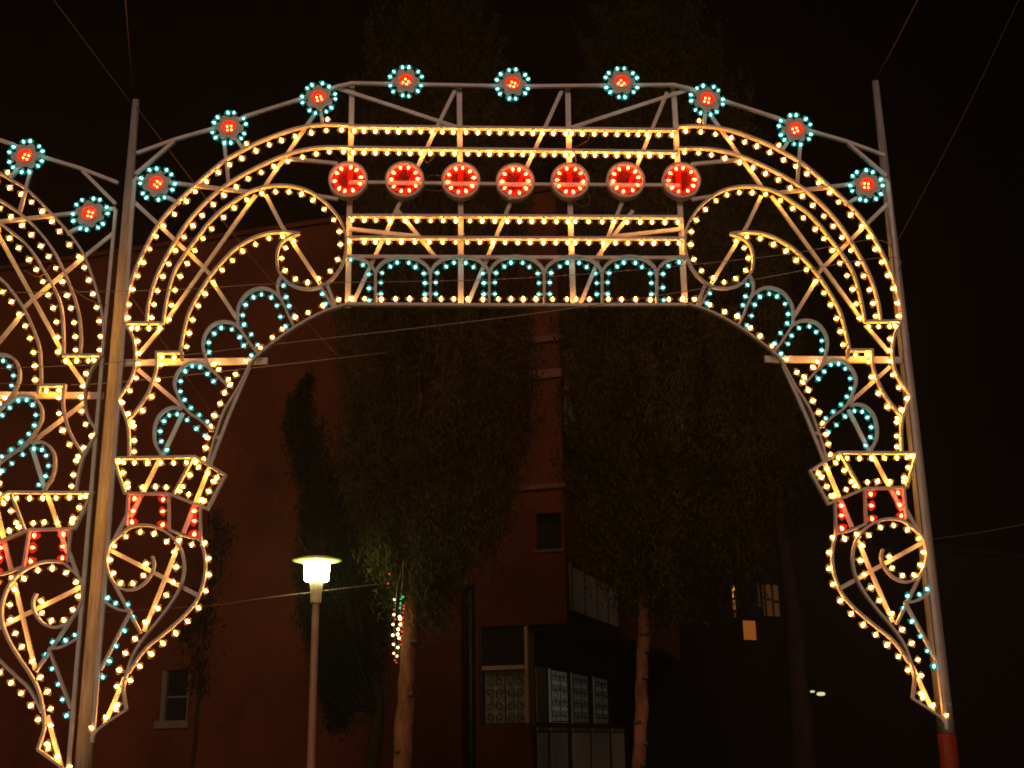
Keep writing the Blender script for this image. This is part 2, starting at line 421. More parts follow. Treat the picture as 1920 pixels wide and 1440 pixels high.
    ('arcade_arch','lath',[(-0.266,5.89),(-0.256,5.94),(-0.23,5.986),(-0.187,6.026),(-0.132,6.057),(-0.068,6.076),(0.001,6.083),(0.069,6.076),(0.133,6.057),(0.187,6.026),(0.228,5.986),(0.254,5.94),(0.262,5.89)],0),
    ('arcade_arch','lath',[(0.262,5.89),(0.272,5.94),(0.301,5.986),(0.347,6.026),(0.405,6.057),(0.473,6.076),(0.546,6.082),(0.618,6.076),(0.685,6.056),(0.742,6.026),(0.785,5.986),(0.812,5.939),(0.819,5.889)],0),
    ('arcade_arch','lath',[(0.819,5.889),(0.83,5.939),(0.858,5.986),(0.902,6.026),(0.958,6.056),(1.023,6.076),(1.092,6.082),(1.16,6.076),(1.223,6.056),(1.277,6.025),(1.317,5.985),(1.341,5.939),(1.348,5.889)],0),
    ('arcade_arch','lath',[(1.348,5.889),(1.36,5.939),(1.39,5.985),(1.437,6.025),(1.496,6.056),(1.565,6.075),(1.638,6.082)],0),
    ('arcade_leg','lath',[(-1.354,5.902),(-1.349,5.591)],0),
    ('arcade_leg','lath',[(-0.83,5.902),(-0.829,5.59)],0),
    ('arcade_leg','lath',[(-0.266,5.901),(-0.269,5.589)],0),
    ('arcade_leg','lath',[(0.262,5.901),(0.255,5.588)],0),
    ('arcade_leg','lath',[(0.82,5.9),(0.809,5.587)],0),
    ('arcade_leg','lath',[(1.349,5.9),(1.334,5.586)],0),
]
BULBS = [
    ('a',0,-3.661,5.464,1.0,-0.07,1),
    ('a',0,-3.661,5.597,1.0,0.1,1),
    ('a',0,-3.638,5.748,0.96,-0.28,1),
    ('a',0,-3.601,5.885,0.91,-0.42,1),
    ('a',0,-3.557,6.021,0.95,-0.32,1),
    ('a',0,-3.507,6.16,0.89,-0.46,1),
    ('a',0,-3.455,6.288,0.97,-0.25,1),
    ('a',0,-3.393,6.399,0.84,-0.54,1),
    ('a',0,-3.295,6.52,0.72,-0.69,1),
    ('a',0,-3.188,6.657,0.69,-0.73,1),
    ('a',0,-3.109,6.76,0.67,-0.74,1),
    ('a',0,-3.008,6.866,0.61,-0.79,1),
    ('a',0,-2.897,6.962,0.68,-0.73,1),
    ('a',0,-2.793,7.045,0.66,-0.75,1),
    ('a',0,-2.676,7.113,0.47,-0.88,1),
    ('a',0,-2.543,7.195,0.43,-0.9,1),
    ('a',0,-2.416,7.262,0.39,-0.92,1),
    ('a',0,-2.298,7.309,0.44,-0.9,1),
    ('a',0,-2.165,7.353,0.28,-0.96,1),
    ('a',0,-2.009,7.394,0.28,-0.96,1),
    ('a',0,-1.863,7.42,0.09,-1.0,1),
    ('a',0,-1.713,7.428,0.06,-1.0,1),
    ('a',0,-2.638,7.271,-0.52,0.86,1),
    ('a',0,-1.854,7.54,-0.0,1.0,1),
    ('a',1,-3.442,5.464,1.0,0.03,1),
    ('a',1,-3.428,5.596,1.0,-0.04,1),
    ('a',1,-3.406,5.734,0.98,-0.2,1),
    ('a',1,-3.363,5.878,0.91,-0.4,1),
    ('a',1,-3.317,6.007,0.89,-0.46,1),
    ('a',1,-3.263,6.144,0.92,-0.39,1),
    ('a',1,-3.189,6.281,0.93,-0.37,1),
    ('a',1,-3.11,6.399,0.82,-0.58,1),
    ('a',1,-3.028,6.506,0.81,-0.58,1),
    ('a',1,-2.928,6.622,0.7,-0.72,1),
    ('a',1,-2.831,6.721,0.68,-0.73,1),
    ('a',1,-2.717,6.81,0.52,-0.86,1),
    ('a',1,-2.605,6.895,0.58,-0.81,1),
    ('a',1,-2.482,6.963,0.41,-0.91,1),
    ('a',1,-2.361,7.027,0.4,-0.92,1),
    ('a',1,-2.231,7.085,0.43,-0.9,1),
    ('a',1,-2.086,7.129,0.31,-0.95,1),
    ('a',1,-1.954,7.165,0.15,-0.99,1),
    ('a',1,-1.827,7.187,0.17,-0.98,1),
    ('a',1,-1.686,7.192,-0.01,-1.0,1),
    ('y',2,-3.282,5.446,1.0,-0.01,1),
    ('y',2,-3.264,5.59,1.0,-0.04,1),
    ('y',2,-3.242,5.741,1.0,-0.06,1),
    ('y',2,-3.2,5.881,0.97,-0.23,1),
    ('y',2,-3.142,6.011,0.91,-0.42,1),
    ('y',2,-3.08,6.144,0.88,-0.47,1),
    ('y',2,-3.008,6.267,0.87,-0.49,1),
    ('y',2,-2.93,6.367,0.87,-0.49,1),
    ('y',2,-2.822,6.487,0.73,-0.68,1),
    ('y',2,-2.726,6.587,0.66,-0.75,1),
    ('y',2,-2.608,6.672,0.64,-0.77,1),
    ('y',2,-2.466,6.74,0.43,-0.9,1),
    ('y',2,-2.335,6.757,0.21,-0.98,1),
    ('y',2,-2.206,6.757,-0.02,-1.0,1),
    ('y',2,-2.082,6.733,-0.2,-0.98,1),
    ('y',2,-1.97,6.67,-0.53,-0.85,1),
    ('y',2,-1.859,6.575,-0.71,-0.7,1),
    ('y',2,-1.763,6.463,-0.81,-0.59,1),
    ('y',2,-1.706,6.34,-0.99,-0.13,1),
    ('y',2,-1.692,6.206,-1.0,-0.03,1),
    ('y',2,-1.714,6.05,-0.93,0.37,1),
    ('y',2,-1.783,5.931,-0.85,0.53,1),
    ('y',2,-1.892,5.854,-0.27,0.96,1),
    ('y',2,-1.996,5.813,0.04,1.0,1),
    ('y',2,-2.113,5.85,0.69,0.72,1),
    ('y',2,-2.215,5.936,0.87,0.49,1),
    ('y',2,-2.251,6.064,1.0,-0.07,1),
    ('y',2,-2.217,6.171,0.93,-0.36,1),
    ('y',2,-2.14,6.243,0.35,-0.94,1),
    ('y',3,-3.099,5.177,0.99,-0.1,1),
    ('y',3,-3.084,5.311,0.98,-0.19,1),
    ('y',3,-3.059,5.443,0.99,-0.12,1),
    ('y',3,-3.013,5.582,0.93,-0.37,1),
    ('y',3,-2.958,5.703,0.9,-0.43,1),
    ('y',3,-2.888,5.821,0.93,-0.37,1),
    ('y',3,-2.808,5.943,0.83,-0.56,1),
    ('y',3,-2.715,6.041,0.77,-0.63,1),
    ('y',3,-2.624,6.137,0.62,-0.79,1),
    ('y',3,-2.504,6.206,0.44,-0.9,1),
    ('y',3,-2.379,6.27,0.21,-0.98,1),
    ('y',2,-2.247,6.286,-0.65,0.76,1),
    ('a',6,-3.62,5.361,0.74,0.68,1),
    ('y',4,-3.565,5.361,0.03,-1.0,1),
    ('y',4,-3.459,5.361,0.05,-1.0,1),
    ('y',4,-3.36,5.36,-0.07,-1.0,1),
    ('a',6,-3.558,5.233,0.96,0.29,1),
    ('a',6,-3.538,5.116,0.99,0.11,1),
    ('a',6,-3.531,5.012,1.0,0.03,1),
    ('a',6,-3.546,4.876,0.97,-0.23,1),
    ('a',6,-3.592,4.752,0.82,-0.58,1),
    ('a',7,-3.665,4.646,0.92,0.39,1),
    ('a',7,-3.654,4.637,0.95,0.31,1),
    ('a',8,-3.588,4.532,-0.82,0.57,1),
    ('a',7,-3.549,4.45,0.94,0.34,1),
    ('a',7,-3.537,4.412,0.98,0.2,1),
    ('a',7,-3.522,4.28,1.0,0.07,1),
    ('a',7,-3.514,4.176,1.0,0.02,1),
    ('a',8,-3.389,4.696,0.86,-0.5,1),
    ('a',8,-3.461,4.563,0.86,-0.51,1),
    ('y',5,-3.324,5.076,1.0,0.06,1),
    ('y',5,-3.207,5.076,-0.09,-1.0,1),
    ('a',8,-3.328,5.005,0.99,-0.12,1),
    ('a',8,-3.343,4.856,0.99,-0.13,1),
    ('a',8,-3.393,4.696,0.84,-0.54,1),
    ('a',8,-3.465,4.563,0.83,-0.56,1),
    ('a',15,-1.7,5.64,0.86,0.51,1),
    ('a',9,-1.591,5.651,0.44,0.9,1),
    ('a',9,-1.844,5.58,-0.38,0.92,1),
    ('a',9,-1.98,5.511,-0.64,0.77,1),
    ('a',13,-2.1,5.464,0.93,0.37,1),
    ('a',9,-2.217,5.348,-0.69,0.72,1),
    ('a',9,-2.305,5.266,-0.72,0.69,1),
    ('a',9,-2.412,5.167,-0.63,0.78,1),
    ('a',9,-2.542,5.034,-0.88,0.48,1),
    ('a',9,-2.629,4.905,-0.93,0.37,1),
    ('a',17,-2.698,4.856,0.68,0.73,1),
    ('a',17,-2.679,4.806,0.87,0.49,1),
    ('a',17,-2.724,4.731,-0.37,-0.93,1),
    ('a',9,-2.759,4.623,-0.91,0.42,1),
    ('a',9,-2.811,4.513,-0.98,0.21,1),
    ('a',17,-2.837,5.007,0.88,0.47,1),
    ('a',17,-2.791,4.954,0.77,0.64,1),
    ('a',9,-2.756,4.625,-0.88,0.47,1),
    ('a',9,-2.802,4.511,-0.98,0.21,1),
    ('a',18,-2.835,4.401,0.14,0.99,1),
    ('a',11,-2.854,4.301,-0.98,-0.2,1),
    ('a',9,-2.867,4.207,-0.97,0.25,1),
    ('y',22,-2.882,4.102,0.09,1.0,1),
    ('t',2,-2.221,5.787,-0.62,-0.78,1),
    ('t',13,-2.195,5.668,0.93,0.38,1),
    ('t',13,-2.164,5.578,0.92,0.4,1),
    ('t',13,-2.109,5.48,0.85,0.52,1),
    ('t',14,-1.85,5.701,-0.81,-0.59,1),
    ('t',14,-1.818,5.6,-0.89,-0.45,1),
    ('t',17,-2.505,5.296,0.78,0.63,1),
    ('t',17,-2.577,5.393,0.75,0.66,1),
    ('t',16,-2.594,5.488,1.0,0.07,1),
    ('t',16,-2.572,5.592,0.93,-0.36,1),
    ('t',16,-2.5,5.668,0.44,-0.9,1),
    ('t',16,-2.426,5.695,-0.02,-1.0,1),
    ('t',16,-2.333,5.665,-0.45,-0.89,1),
    ('t',13,-2.276,5.584,-0.9,-0.44,1),
    ('t',13,-2.238,5.471,-0.93,-0.36,1),
    ('t',9,-2.187,5.374,-0.59,0.81,1),
    ('t',17,-2.888,5.123,0.93,0.36,1),
    ('t',17,-2.897,5.218,1.0,0.02,1),
    ('t',17,-2.849,5.306,0.83,-0.55,1),
    ('t',17,-2.787,5.363,0.03,-1.0,1),
    ('t',17,-2.687,5.347,-0.5,-0.87,1),
    ('t',17,-2.609,5.27,-0.76,-0.65,1),
    ('t',17,-2.568,5.188,-0.81,-0.59,1),
    ('t',9,-2.492,5.089,-0.79,0.62,1),
    ('t',17,-2.442,5.191,0.75,0.66,1),
    ('t',18,-2.944,4.516,0.48,0.88,1),
    ('t',18,-3.024,4.583,0.7,0.72,1),
    ('t',18,-3.087,4.663,0.88,0.48,1),
    ('t',18,-3.131,4.743,0.94,0.34,1),
    ('t',18,-3.134,4.842,1.0,-0.08,1),
    ('t',18,-3.097,4.939,0.55,-0.83,1),
    ('t',18,-3.036,4.988,0.11,-0.99,1),
    ('t',18,-2.962,4.98,-0.38,-0.93,1),
    ('t',18,-2.891,4.912,-0.64,-0.77,1),
    ('t',17,-2.83,4.841,-0.74,-0.67,1),
    ('t',18,-3.025,4.586,0.82,0.57,1),
    ('t',18,-2.944,4.516,0.48,0.88,1),
    ('t',18,-2.868,4.452,0.54,0.84,1),
    ('t',19,-3.218,4.517,0.34,-0.94,1),
    ('t',19,-3.145,4.526,-0.11,-0.99,1),
    ('t',19,-3.262,4.461,0.95,-0.32,1),
    ('t',19,-3.29,4.366,1.0,-0.04,1),
    ('t',19,-3.274,4.27,0.89,0.45,1),
    ('t',19,-3.221,4.191,0.86,0.52,1),
    ('t',18,-3.051,4.472,-0.48,-0.87,1),
    ('t',18,-2.962,4.39,-0.68,-0.73,1),
    ('t',18,-2.882,4.322,-0.71,-0.7,1),
    ('y',22,-3.645,4.082,0.77,0.64,1),
    ('y',22,-3.6,4.078,0.58,-0.81,1),
    ('y',22,-3.501,4.075,-0.13,-0.99,1),
    ('y',22,-3.384,4.071,-0.4,-0.92,1),
    ('a',19,-3.265,4.071,-0.13,-0.99,1),
    ('y',22,-3.15,4.07,0.19,-0.98,1),
    ('y',24,-3.03,4.069,-0.73,0.68,1),
    ('y',22,-2.95,4.077,-0.4,-0.92,1),
    ('y',22,-2.923,4.03,-0.62,-0.78,1),
    ('y',22,-3.599,3.98,0.97,0.25,1),
    ('y',22,-3.553,3.884,1.0,0.06,1),
    ('y',22,-3.545,3.845,0.85,0.53,1),
    ('y',22,-3.416,3.844,0.17,0.98,1),
    ('y',22,-3.297,3.849,-0.24,0.97,1),
    ('y',22,-3.202,3.842,0.15,0.99,1),
    ('y',24,-2.999,3.956,0.99,-0.14,1),
    ('y',24,-3.054,3.85,0.81,-0.58,1),
    ('y',24,-3.083,3.811,0.98,-0.21,1),
    ('y',22,-2.998,3.776,0.28,0.96,1),
    ('y',22,-2.836,3.974,-0.45,-0.89,1),
    ('y',22,-2.754,3.931,-0.4,-0.92,1),
    ('y',22,-2.778,3.894,-0.92,0.39,1),
    ('y',22,-2.818,3.805,-0.95,0.32,1),
    ('y',22,-2.888,3.726,0.58,0.81,1),
    ('y',22,-2.856,3.715,0.58,0.82,1),
    ('r',22,-3.478,3.746,-0.35,-0.94,1),
    ('r',26,-3.484,3.632,1.0,0.1,1),
    ('r',31,-3.486,3.528,-0.15,0.99,1),
    ('r',22,-3.222,3.735,-0.23,-0.97,1),
    ('r',27,-3.217,3.626,-0.99,-0.16,1),
    ('r',31,-3.213,3.502,0.36,0.93,1),
    ('r',28,-2.936,3.627,-0.98,-0.22,1),
    ('r',28,-2.931,3.536,-1.0,0.09,1),
    ('r',29,-2.927,3.415,0.36,0.93,1),
    ('a',31,-3.626,3.317,0.91,-0.42,1),
    ('a',31,-3.53,3.4,0.66,-0.75,1),
    ('a',31,-3.406,3.441,0.0,-1.0,1),
    ('a',31,-3.282,3.425,-0.35,-0.94,1),
    ('a',31,-3.166,3.353,-0.62,-0.78,1),
    ('a',31,-3.06,3.36,0.84,0.55,1),
    ('a',29,-2.942,3.323,-0.29,-0.96,1),
    ('a',33,-2.833,3.334,0.89,0.45,1),
    ('a',31,-3.656,3.193,1.0,-0.04,1),
    ('a',31,-3.617,3.075,0.91,0.43,1),
    ('a',31,-3.547,2.986,0.58,0.82,1),
    ('a',31,-3.438,2.982,-0.49,0.87,1),
    ('a',31,-3.334,3.155,-0.97,-0.25,1),
    ('a',31,-3.35,3.051,-0.84,0.55,1),
    ('a',31,-3.094,3.259,-0.95,-0.32,1),
    ('a',31,-3.067,3.125,-0.99,-0.11,1),
    ('a',31,-3.088,2.994,-0.99,0.13,1),
    ('a',31,-3.139,2.878,-0.92,0.39,1),
    ('a',31,-3.205,2.762,-0.85,0.52,1),
    ('a',31,-3.304,2.642,-0.81,0.59,1),
    ('a',31,-3.385,2.502,-0.88,0.48,1),
    ('a',31,-3.458,2.382,-0.93,0.38,1),
    ('a',31,-3.499,2.238,-0.96,0.27,1),
    ('a',31,-3.51,2.101,-1.0,0.09,1),
    ('a',31,-3.496,1.948,-0.97,-0.23,1),
    ('a',32,-3.507,1.911,-0.5,0.87,1),
    ('a',32,-3.588,1.844,-0.58,0.82,1),
    ('a',32,-3.698,1.759,-0.87,0.49,1),
    ('a',33,-2.789,3.197,0.97,0.23,1),
    ('a',33,-2.778,3.053,0.97,-0.25,1),
    ('a',33,-2.799,2.912,0.92,-0.38,1),
    ('a',33,-2.854,2.765,0.81,-0.59,1),
    ('a',33,-2.941,2.649,0.73,-0.68,1),
    ('a',33,-3.039,2.549,0.63,-0.77,1),
    ('a',33,-3.144,2.462,0.67,-0.74,1),
    ('a',33,-3.239,2.373,0.83,-0.55,1),
    ('a',33,-3.33,2.27,0.86,-0.52,1),
    ('a',31,-3.403,2.151,0.97,-0.24,1),
    ('t',37,-3.651,2.857,0.47,0.88,1),
    ('t',37,-3.577,2.811,0.53,0.85,1),
    ('t',36,-3.47,2.8,1.0,-0.06,1),
    ('t',36,-3.416,2.689,0.11,0.99,1),
    ('t',38,-3.482,2.575,0.48,-0.88,1),
    ('t',38,-3.545,2.443,0.54,-0.84,1),
    ('t',38,-3.593,2.315,0.89,-0.45,1),
    ('t',38,-3.639,2.182,0.44,-0.9,1),
    ('a',0,-1.586,7.417,0.0,-1.0,0),
    ('a',66,-1.492,7.416,0.0,-1.0,0),
    ('a',66,-1.379,7.415,0.0,-1.0,0),
    ('a',66,-1.258,7.413,0.0,-1.0,0),
    ('a',66,-1.152,7.412,0.0,-1.0,0),
    ('a',66,-1.041,7.411,0.0,-1.0,0),
    ('a',66,-0.931,7.41,0.0,-1.0,0),
    ('a',66,-0.823,7.409,0.0,-1.0,0),
    ('a',66,-0.717,7.408,0.0,-1.0,0),
    ('a',66,-0.609,7.407,0.0,-1.0,0),
    ('a',66,-0.482,7.406,0.0,-1.0,0),
    ('a',66,-0.365,7.404,0.0,-1.0,0),
    ('a',66,-0.254,7.403,0.0,-1.0,0),
    ('a',66,-0.145,7.402,0.0,-1.0,0),
    ('a',66,-0.031,7.401,0.0,-1.0,0),
    ('a',66,0.075,7.4,0.0,-1.0,0),
    ('a',66,0.181,7.399,0.0,-1.0,0),
    ('a',66,0.276,7.398,0.0,-1.0,0),
    ('a',66,0.385,7.397,0.0,-1.0,0),
    ('a',66,0.505,7.396,0.0,-1.0,0),
    ('a',66,0.569,7.395,0.0,-1.0,0),
    ('a',66,0.675,7.394,0.0,-1.0,0),
    ('a',66,0.793,7.393,0.0,-1.0,0),
    ('a',66,0.905,7.391,0.0,-1.0,0),
    ('a',66,1.022,7.39,0.0,-1.0,0),
    ('a',66,1.129,7.389,0.0,-1.0,0),
    ('a',66,1.23,7.388,0.0,-1.0,0),
    ('a',66,1.321,7.387,0.0,-1.0,0),
    ('a',66,1.439,7.386,0.0,-1.0,0),
    ('a',66,1.572,7.385,0.0,-1.0,0),
    ('a',1,-1.594,7.181,0.0,-1.0,0),
    ('a',67,-1.487,7.181,0.0,-1.0,0),
    ('a',67,-1.375,7.179,0.0,-1.0,0),
    ('a',67,-1.26,7.178,0.0,-1.0,0),
    ('a',67,-1.144,7.177,0.0,-1.0,0),
    ('a',67,-1.034,7.176,0.0,-1.0,0),
    ('a',67,-0.929,7.175,0.0,-1.0,0),
    ('a',67,-0.835,7.175,0.0,-1.0,0),
    ('a',67,-0.717,7.174,0.0,-1.0,0),
    ('a',67,-0.596,7.172,0.0,-1.0,0),
    ('a',67,-0.467,7.171,0.0,-1.0,0),
    ('a',67,-0.356,7.17,0.0,-1.0,0),
    ('a',67,-0.251,7.169,0.0,-1.0,0),
    ('a',67,-0.146,7.168,0.0,-1.0,0),
    ('a',67,-0.03,7.167,0.0,-1.0,0),
    ('a',67,0.076,7.166,0.0,-1.0,0),
    ('a',67,0.171,7.165,0.0,-1.0,0),
    ('a',67,0.287,7.164,0.0,-1.0,0),
    ('a',67,0.388,7.164,0.0,-1.0,0),
    ('a',67,0.499,7.163,0.0,-1.0,0),
    ('a',67,0.568,7.162,0.0,-1.0,0),
    ('a',67,0.689,7.161,0.0,-1.0,0),
    ('a',67,0.793,7.16,0.0,-1.0,0),
    ('a',67,0.901,7.159,0.0,-1.0,0),
    ('a',67,1.008,7.158,0.0,-1.0,0),
    ('a',67,1.124,7.157,0.0,-1.0,0),
    ('a',67,1.231,7.156,0.0,-1.0,0),
    ('a',67,1.334,7.155,0.0,-1.0,0),
    ('a',67,1.449,7.154,0.0,-1.0,0),
    ('a',67,1.574,7.153,0.0,-1.0,0),
    ('a',68,-1.589,6.462,0.0,-1.0,0),
    ('a',68,-1.471,6.462,0.0,-1.0,0),
    ('a',68,-1.358,6.461,0.0,-1.0,0),
    ('a',68,-1.224,6.46,0.0,-1.0,0),
    ('a',68,-1.077,6.459,0.0,-1.0,0),
    ('a',68,-0.961,6.458,0.0,-1.0,0),
    ('a',68,-0.829,6.457,0.0,-1.0,0),
    ('a',68,-0.708,6.456,0.0,-1.0,0),
    ('a',68,-0.581,6.455,0.0,-1.0,0),
    ('a',68,-0.449,6.455,0.0,-1.0,0),
    ('a',68,-0.33,6.454,0.0,-1.0,0),
    ('a',68,-0.206,6.453,0.0,-1.0,0),
    ('a',68,-0.087,6.452,0.0,-1.0,0),
    ('a',68,0.033,6.451,0.0,-1.0,0),
    ('a',68,0.152,6.45,0.0,-1.0,0),
    ('a',68,0.272,6.45,0.0,-1.0,0),
    ('a',68,0.391,6.449,0.0,-1.0,0),
    ('a',68,0.506,6.448,0.0,-1.0,0),
    ('a',68,0.576,6.448,0.0,-1.0,0),
    ('a',68,0.706,6.447,0.0,-1.0,0),
    ('a',68,0.839,6.446,0.0,-1.0,0),
    ('a',68,0.954,6.445,0.0,-1.0,0),
    ('a',68,1.082,6.444,0.0,-1.0,0),
    ('a',68,1.212,6.443,0.0,-1.0,0),
    ('a',68,1.328,6.442,0.0,-1.0,0),
    ('a',68,1.453,6.441,0.0,-1.0,0),
    ('a',68,1.581,6.441,0.0,-1.0,0),
    ('y',2,-1.605,6.235,0.0,-1.0,0),
    ('a',69,-1.467,6.234,0.0,-1.0,0),
    ('a',69,-1.359,6.234,0.0,-1.0,0),
    ('a',69,-1.236,6.233,0.0,-1.0,0),
    ('a',69,-1.111,6.233,0.0,-1.0,0),
    ('a',69,-0.98,6.232,0.0,-1.0,0),
    ('a',69,-0.839,6.231,0.0,-1.0,0),
    ('a',69,-0.713,6.231,0.0,-1.0,0),
    ('a',69,-0.587,6.23,0.0,-1.0,0),
    ('a',69,-0.476,6.23,0.0,-1.0,0),
    ('a',69,-0.353,6.229,0.0,-1.0,0),
    ('a',69,-0.229,6.229,0.0,-1.0,0),
    ('a',69,-0.11,6.228,0.0,-1.0,0),
    ('a',69,0.013,6.228,0.0,-1.0,0),
    ('a',69,0.132,6.227,0.0,-1.0,0),
    ('a',69,0.261,6.227,0.0,-1.0,0),
    ('a',69,0.38,6.226,0.0,-1.0,0),
    ('a',69,0.497,6.226,0.0,-1.0,0),
    ('a',69,0.569,6.226,0.0,-1.0,0),
    ('a',69,0.702,6.225,0.0,-1.0,0),
    ('a',69,0.842,6.224,0.0,-1.0,0),
    ('a',69,0.961,6.224,0.0,-1.0,0),
    ('a',69,1.081,6.223,0.0,-1.0,0),
    ('a',69,1.216,6.223,0.0,-1.0,0),
    ('a',69,1.335,6.222,0.0,-1.0,0),
    ('a',69,1.469,6.222,0.0,-1.0,0),
    ('a',69,1.58,6.221,0.0,-1.0,0),
    ('a',9,-1.567,5.648,0.0,-1.0,0),
    ('a',71,-1.451,5.648,0.0,1.0,0),
    ('a',80,-1.294,5.647,0.0,-1.0,0),
    ('a',71,-1.158,5.647,0.0,1.0,0),
    ('a',71,-1.026,5.646,0.0,1.0,0),
    ('a',81,-0.879,5.646,0.0,-1.0,0),
    ('a',71,-0.728,5.645,0.0,1.0,0),
    ('a',71,-0.606,5.645,0.0,1.0,0),
    ('a',71,-0.474,5.644,0.0,1.0,0),
    ('a',82,-0.329,5.644,0.0,-1.0,0),
    ('a',71,-0.182,5.643,0.0,1.0,0),
    ('a',71,-0.062,5.643,0.0,1.0,0),
    ('a',71,0.055,5.642,0.0,1.0,0),
    ('a',71,0.177,5.642,0.0,1.0,0),
    ('a',71,0.335,5.641,0.0,1.0,0),
    ('a',71,0.473,5.641,0.0,1.0,0),
    ('a',71,0.56,5.641,0.0,1.0,0),
    ('a',71,0.688,5.64,0.0,1.0,0),
    ('a',71,0.872,5.64,0.0,1.0,0),
    ('a',71,0.995,5.639,0.0,1.0,0),
    ('a',71,1.133,5.639,0.0,1.0,0),
    ('a',85,1.272,5.638,0.0,-1.0,0),
    ('a',71,1.452,5.638,0.0,1.0,0),
    ('a',71,1.58,5.637,0.0,1.0,0),
    ('t',80,-1.3,5.699,0.99,-0.11,0),
    ('t',80,-1.302,5.815,1.0,-0.04,0),
    ('t',74,-1.291,5.913,0.99,-0.16,0),
    ('t',74,-1.213,5.979,0.5,-0.87,0),
    ('t',74,-1.149,6.02,0.11,-0.99,0),
    ('t',74,-1.037,6.017,-0.29,-0.96,0),
    ('t',74,-0.973,5.973,-0.52,-0.86,0),
    ('t',74,-0.891,5.907,-0.98,-0.18,0),
    ('t',81,-0.88,5.809,-0.99,-0.15,0),
    ('t',81,-0.88,5.695,-0.99,-0.16,0),
    ('t',81,-0.778,5.698,0.99,-0.11,0),
    ('t',81,-0.779,5.815,1.0,-0.04,0),
    ('t',75,-0.766,5.913,0.99,-0.17,0),
    ('t',75,-0.679,5.978,0.49,-0.87,0),
    ('t',75,-0.604,6.019,0.06,-1.0,0),
    ('t',75,-0.491,6.017,-0.06,-1.0,0),
    ('t',75,-0.417,5.973,-0.47,-0.88,0),
    ('t',75,-0.327,5.907,-0.98,-0.19,0),
    ('t',82,-0.318,5.809,-0.99,-0.15,0),
    ('t',82,-0.319,5.695,-0.99,-0.16,0),
    ('t',82,-0.217,5.697,0.99,-0.11,0),
    ('t',82,-0.215,5.814,1.0,-0.04,0),
    ('t',76,-0.202,5.912,0.99,-0.16,0),
    ('t',76,-0.121,5.978,0.48,-0.88,0),
    ('t',76,-0.057,6.019,0.09,-1.0,0),
    ('t',76,0.056,6.016,-0.11,-0.99,0),
    ('t',76,0.12,5.972,-0.47,-0.88,0),
    ('t',76,0.201,5.906,-0.98,-0.18,0),
    ('t',83,0.209,5.808,-0.99,-0.15,0),
    ('t',83,0.206,5.694,-0.99,-0.16,0),
    ('t',83,0.309,5.696,0.99,-0.11,0),
    ('t',83,0.311,5.813,1.0,-0.04,0),
    ('t',77,0.326,5.912,0.97,-0.24,0),
    ('t',77,0.414,5.978,0.48,-0.88,0),
    ('t',77,0.487,6.019,0.13,-0.99,0),
    ('t',77,0.601,6.016,-0.07,-1.0,0),
    ('t',77,0.672,5.972,-0.49,-0.87,0),
    ('t',77,0.758,5.906,-0.98,-0.18,0),
    ('t',84,0.765,5.807,-0.99,-0.15,0),
    ('t',84,0.761,5.693,-0.99,-0.16,0),
    ('t',84,0.864,5.695,0.99,-0.11,0),
    ('t',84,0.868,5.813,1.0,-0.04,0),
    ('t',78,0.885,5.911,0.97,-0.24,0),
    ('t',78,0.967,5.977,0.47,-0.89,0),
    ('t',78,1.032,6.019,0.27,-0.96,0),
    ('t',78,1.146,6.016,-0.13,-0.99,0),
    ('t',78,1.208,5.972,-0.49,-0.87,0),
    ('t',78,1.287,5.905,-0.99,-0.1,0),
    ('t',85,1.293,5.807,-0.99,-0.15,0),
    ('t',85,1.287,5.692,-0.99,-0.16,0),
    ('t',73,-1.593,6.047,-0.13,-0.99,0),
    ('t',73,-1.475,5.995,-0.53,-0.85,0),
    ('t',73,-1.415,5.9,-0.99,-0.17,0),
    ('t',80,-1.41,5.756,-1.0,-0.09,0),
    ('t',80,-1.408,5.634,-0.97,-0.23,0),
    ('t',79,1.57,6.024,0.22,-0.98,0),
    ('t',79,1.464,5.982,0.63,-0.78,0),
    ('t',79,1.408,5.9,0.98,-0.21,0),
    ('t',85,1.399,5.76,1.0,0.05,0),
    ('t',85,1.4,5.632,0.99,-0.17,0),
]
ROSETTES = [(-3.472, 6.823, -12, 1), (-2.809, 7.428, 27, 1), (-1.94, 7.758, 7, 1), (-1.083, 7.95, 30, 1), (-0.013, 7.926, 30, 0)]
RINGS = [(-1.635, 6.878, 1), (-1.084, 6.879, 1), (-0.536, 6.872, 1), (-0.003, 6.861, 0)]
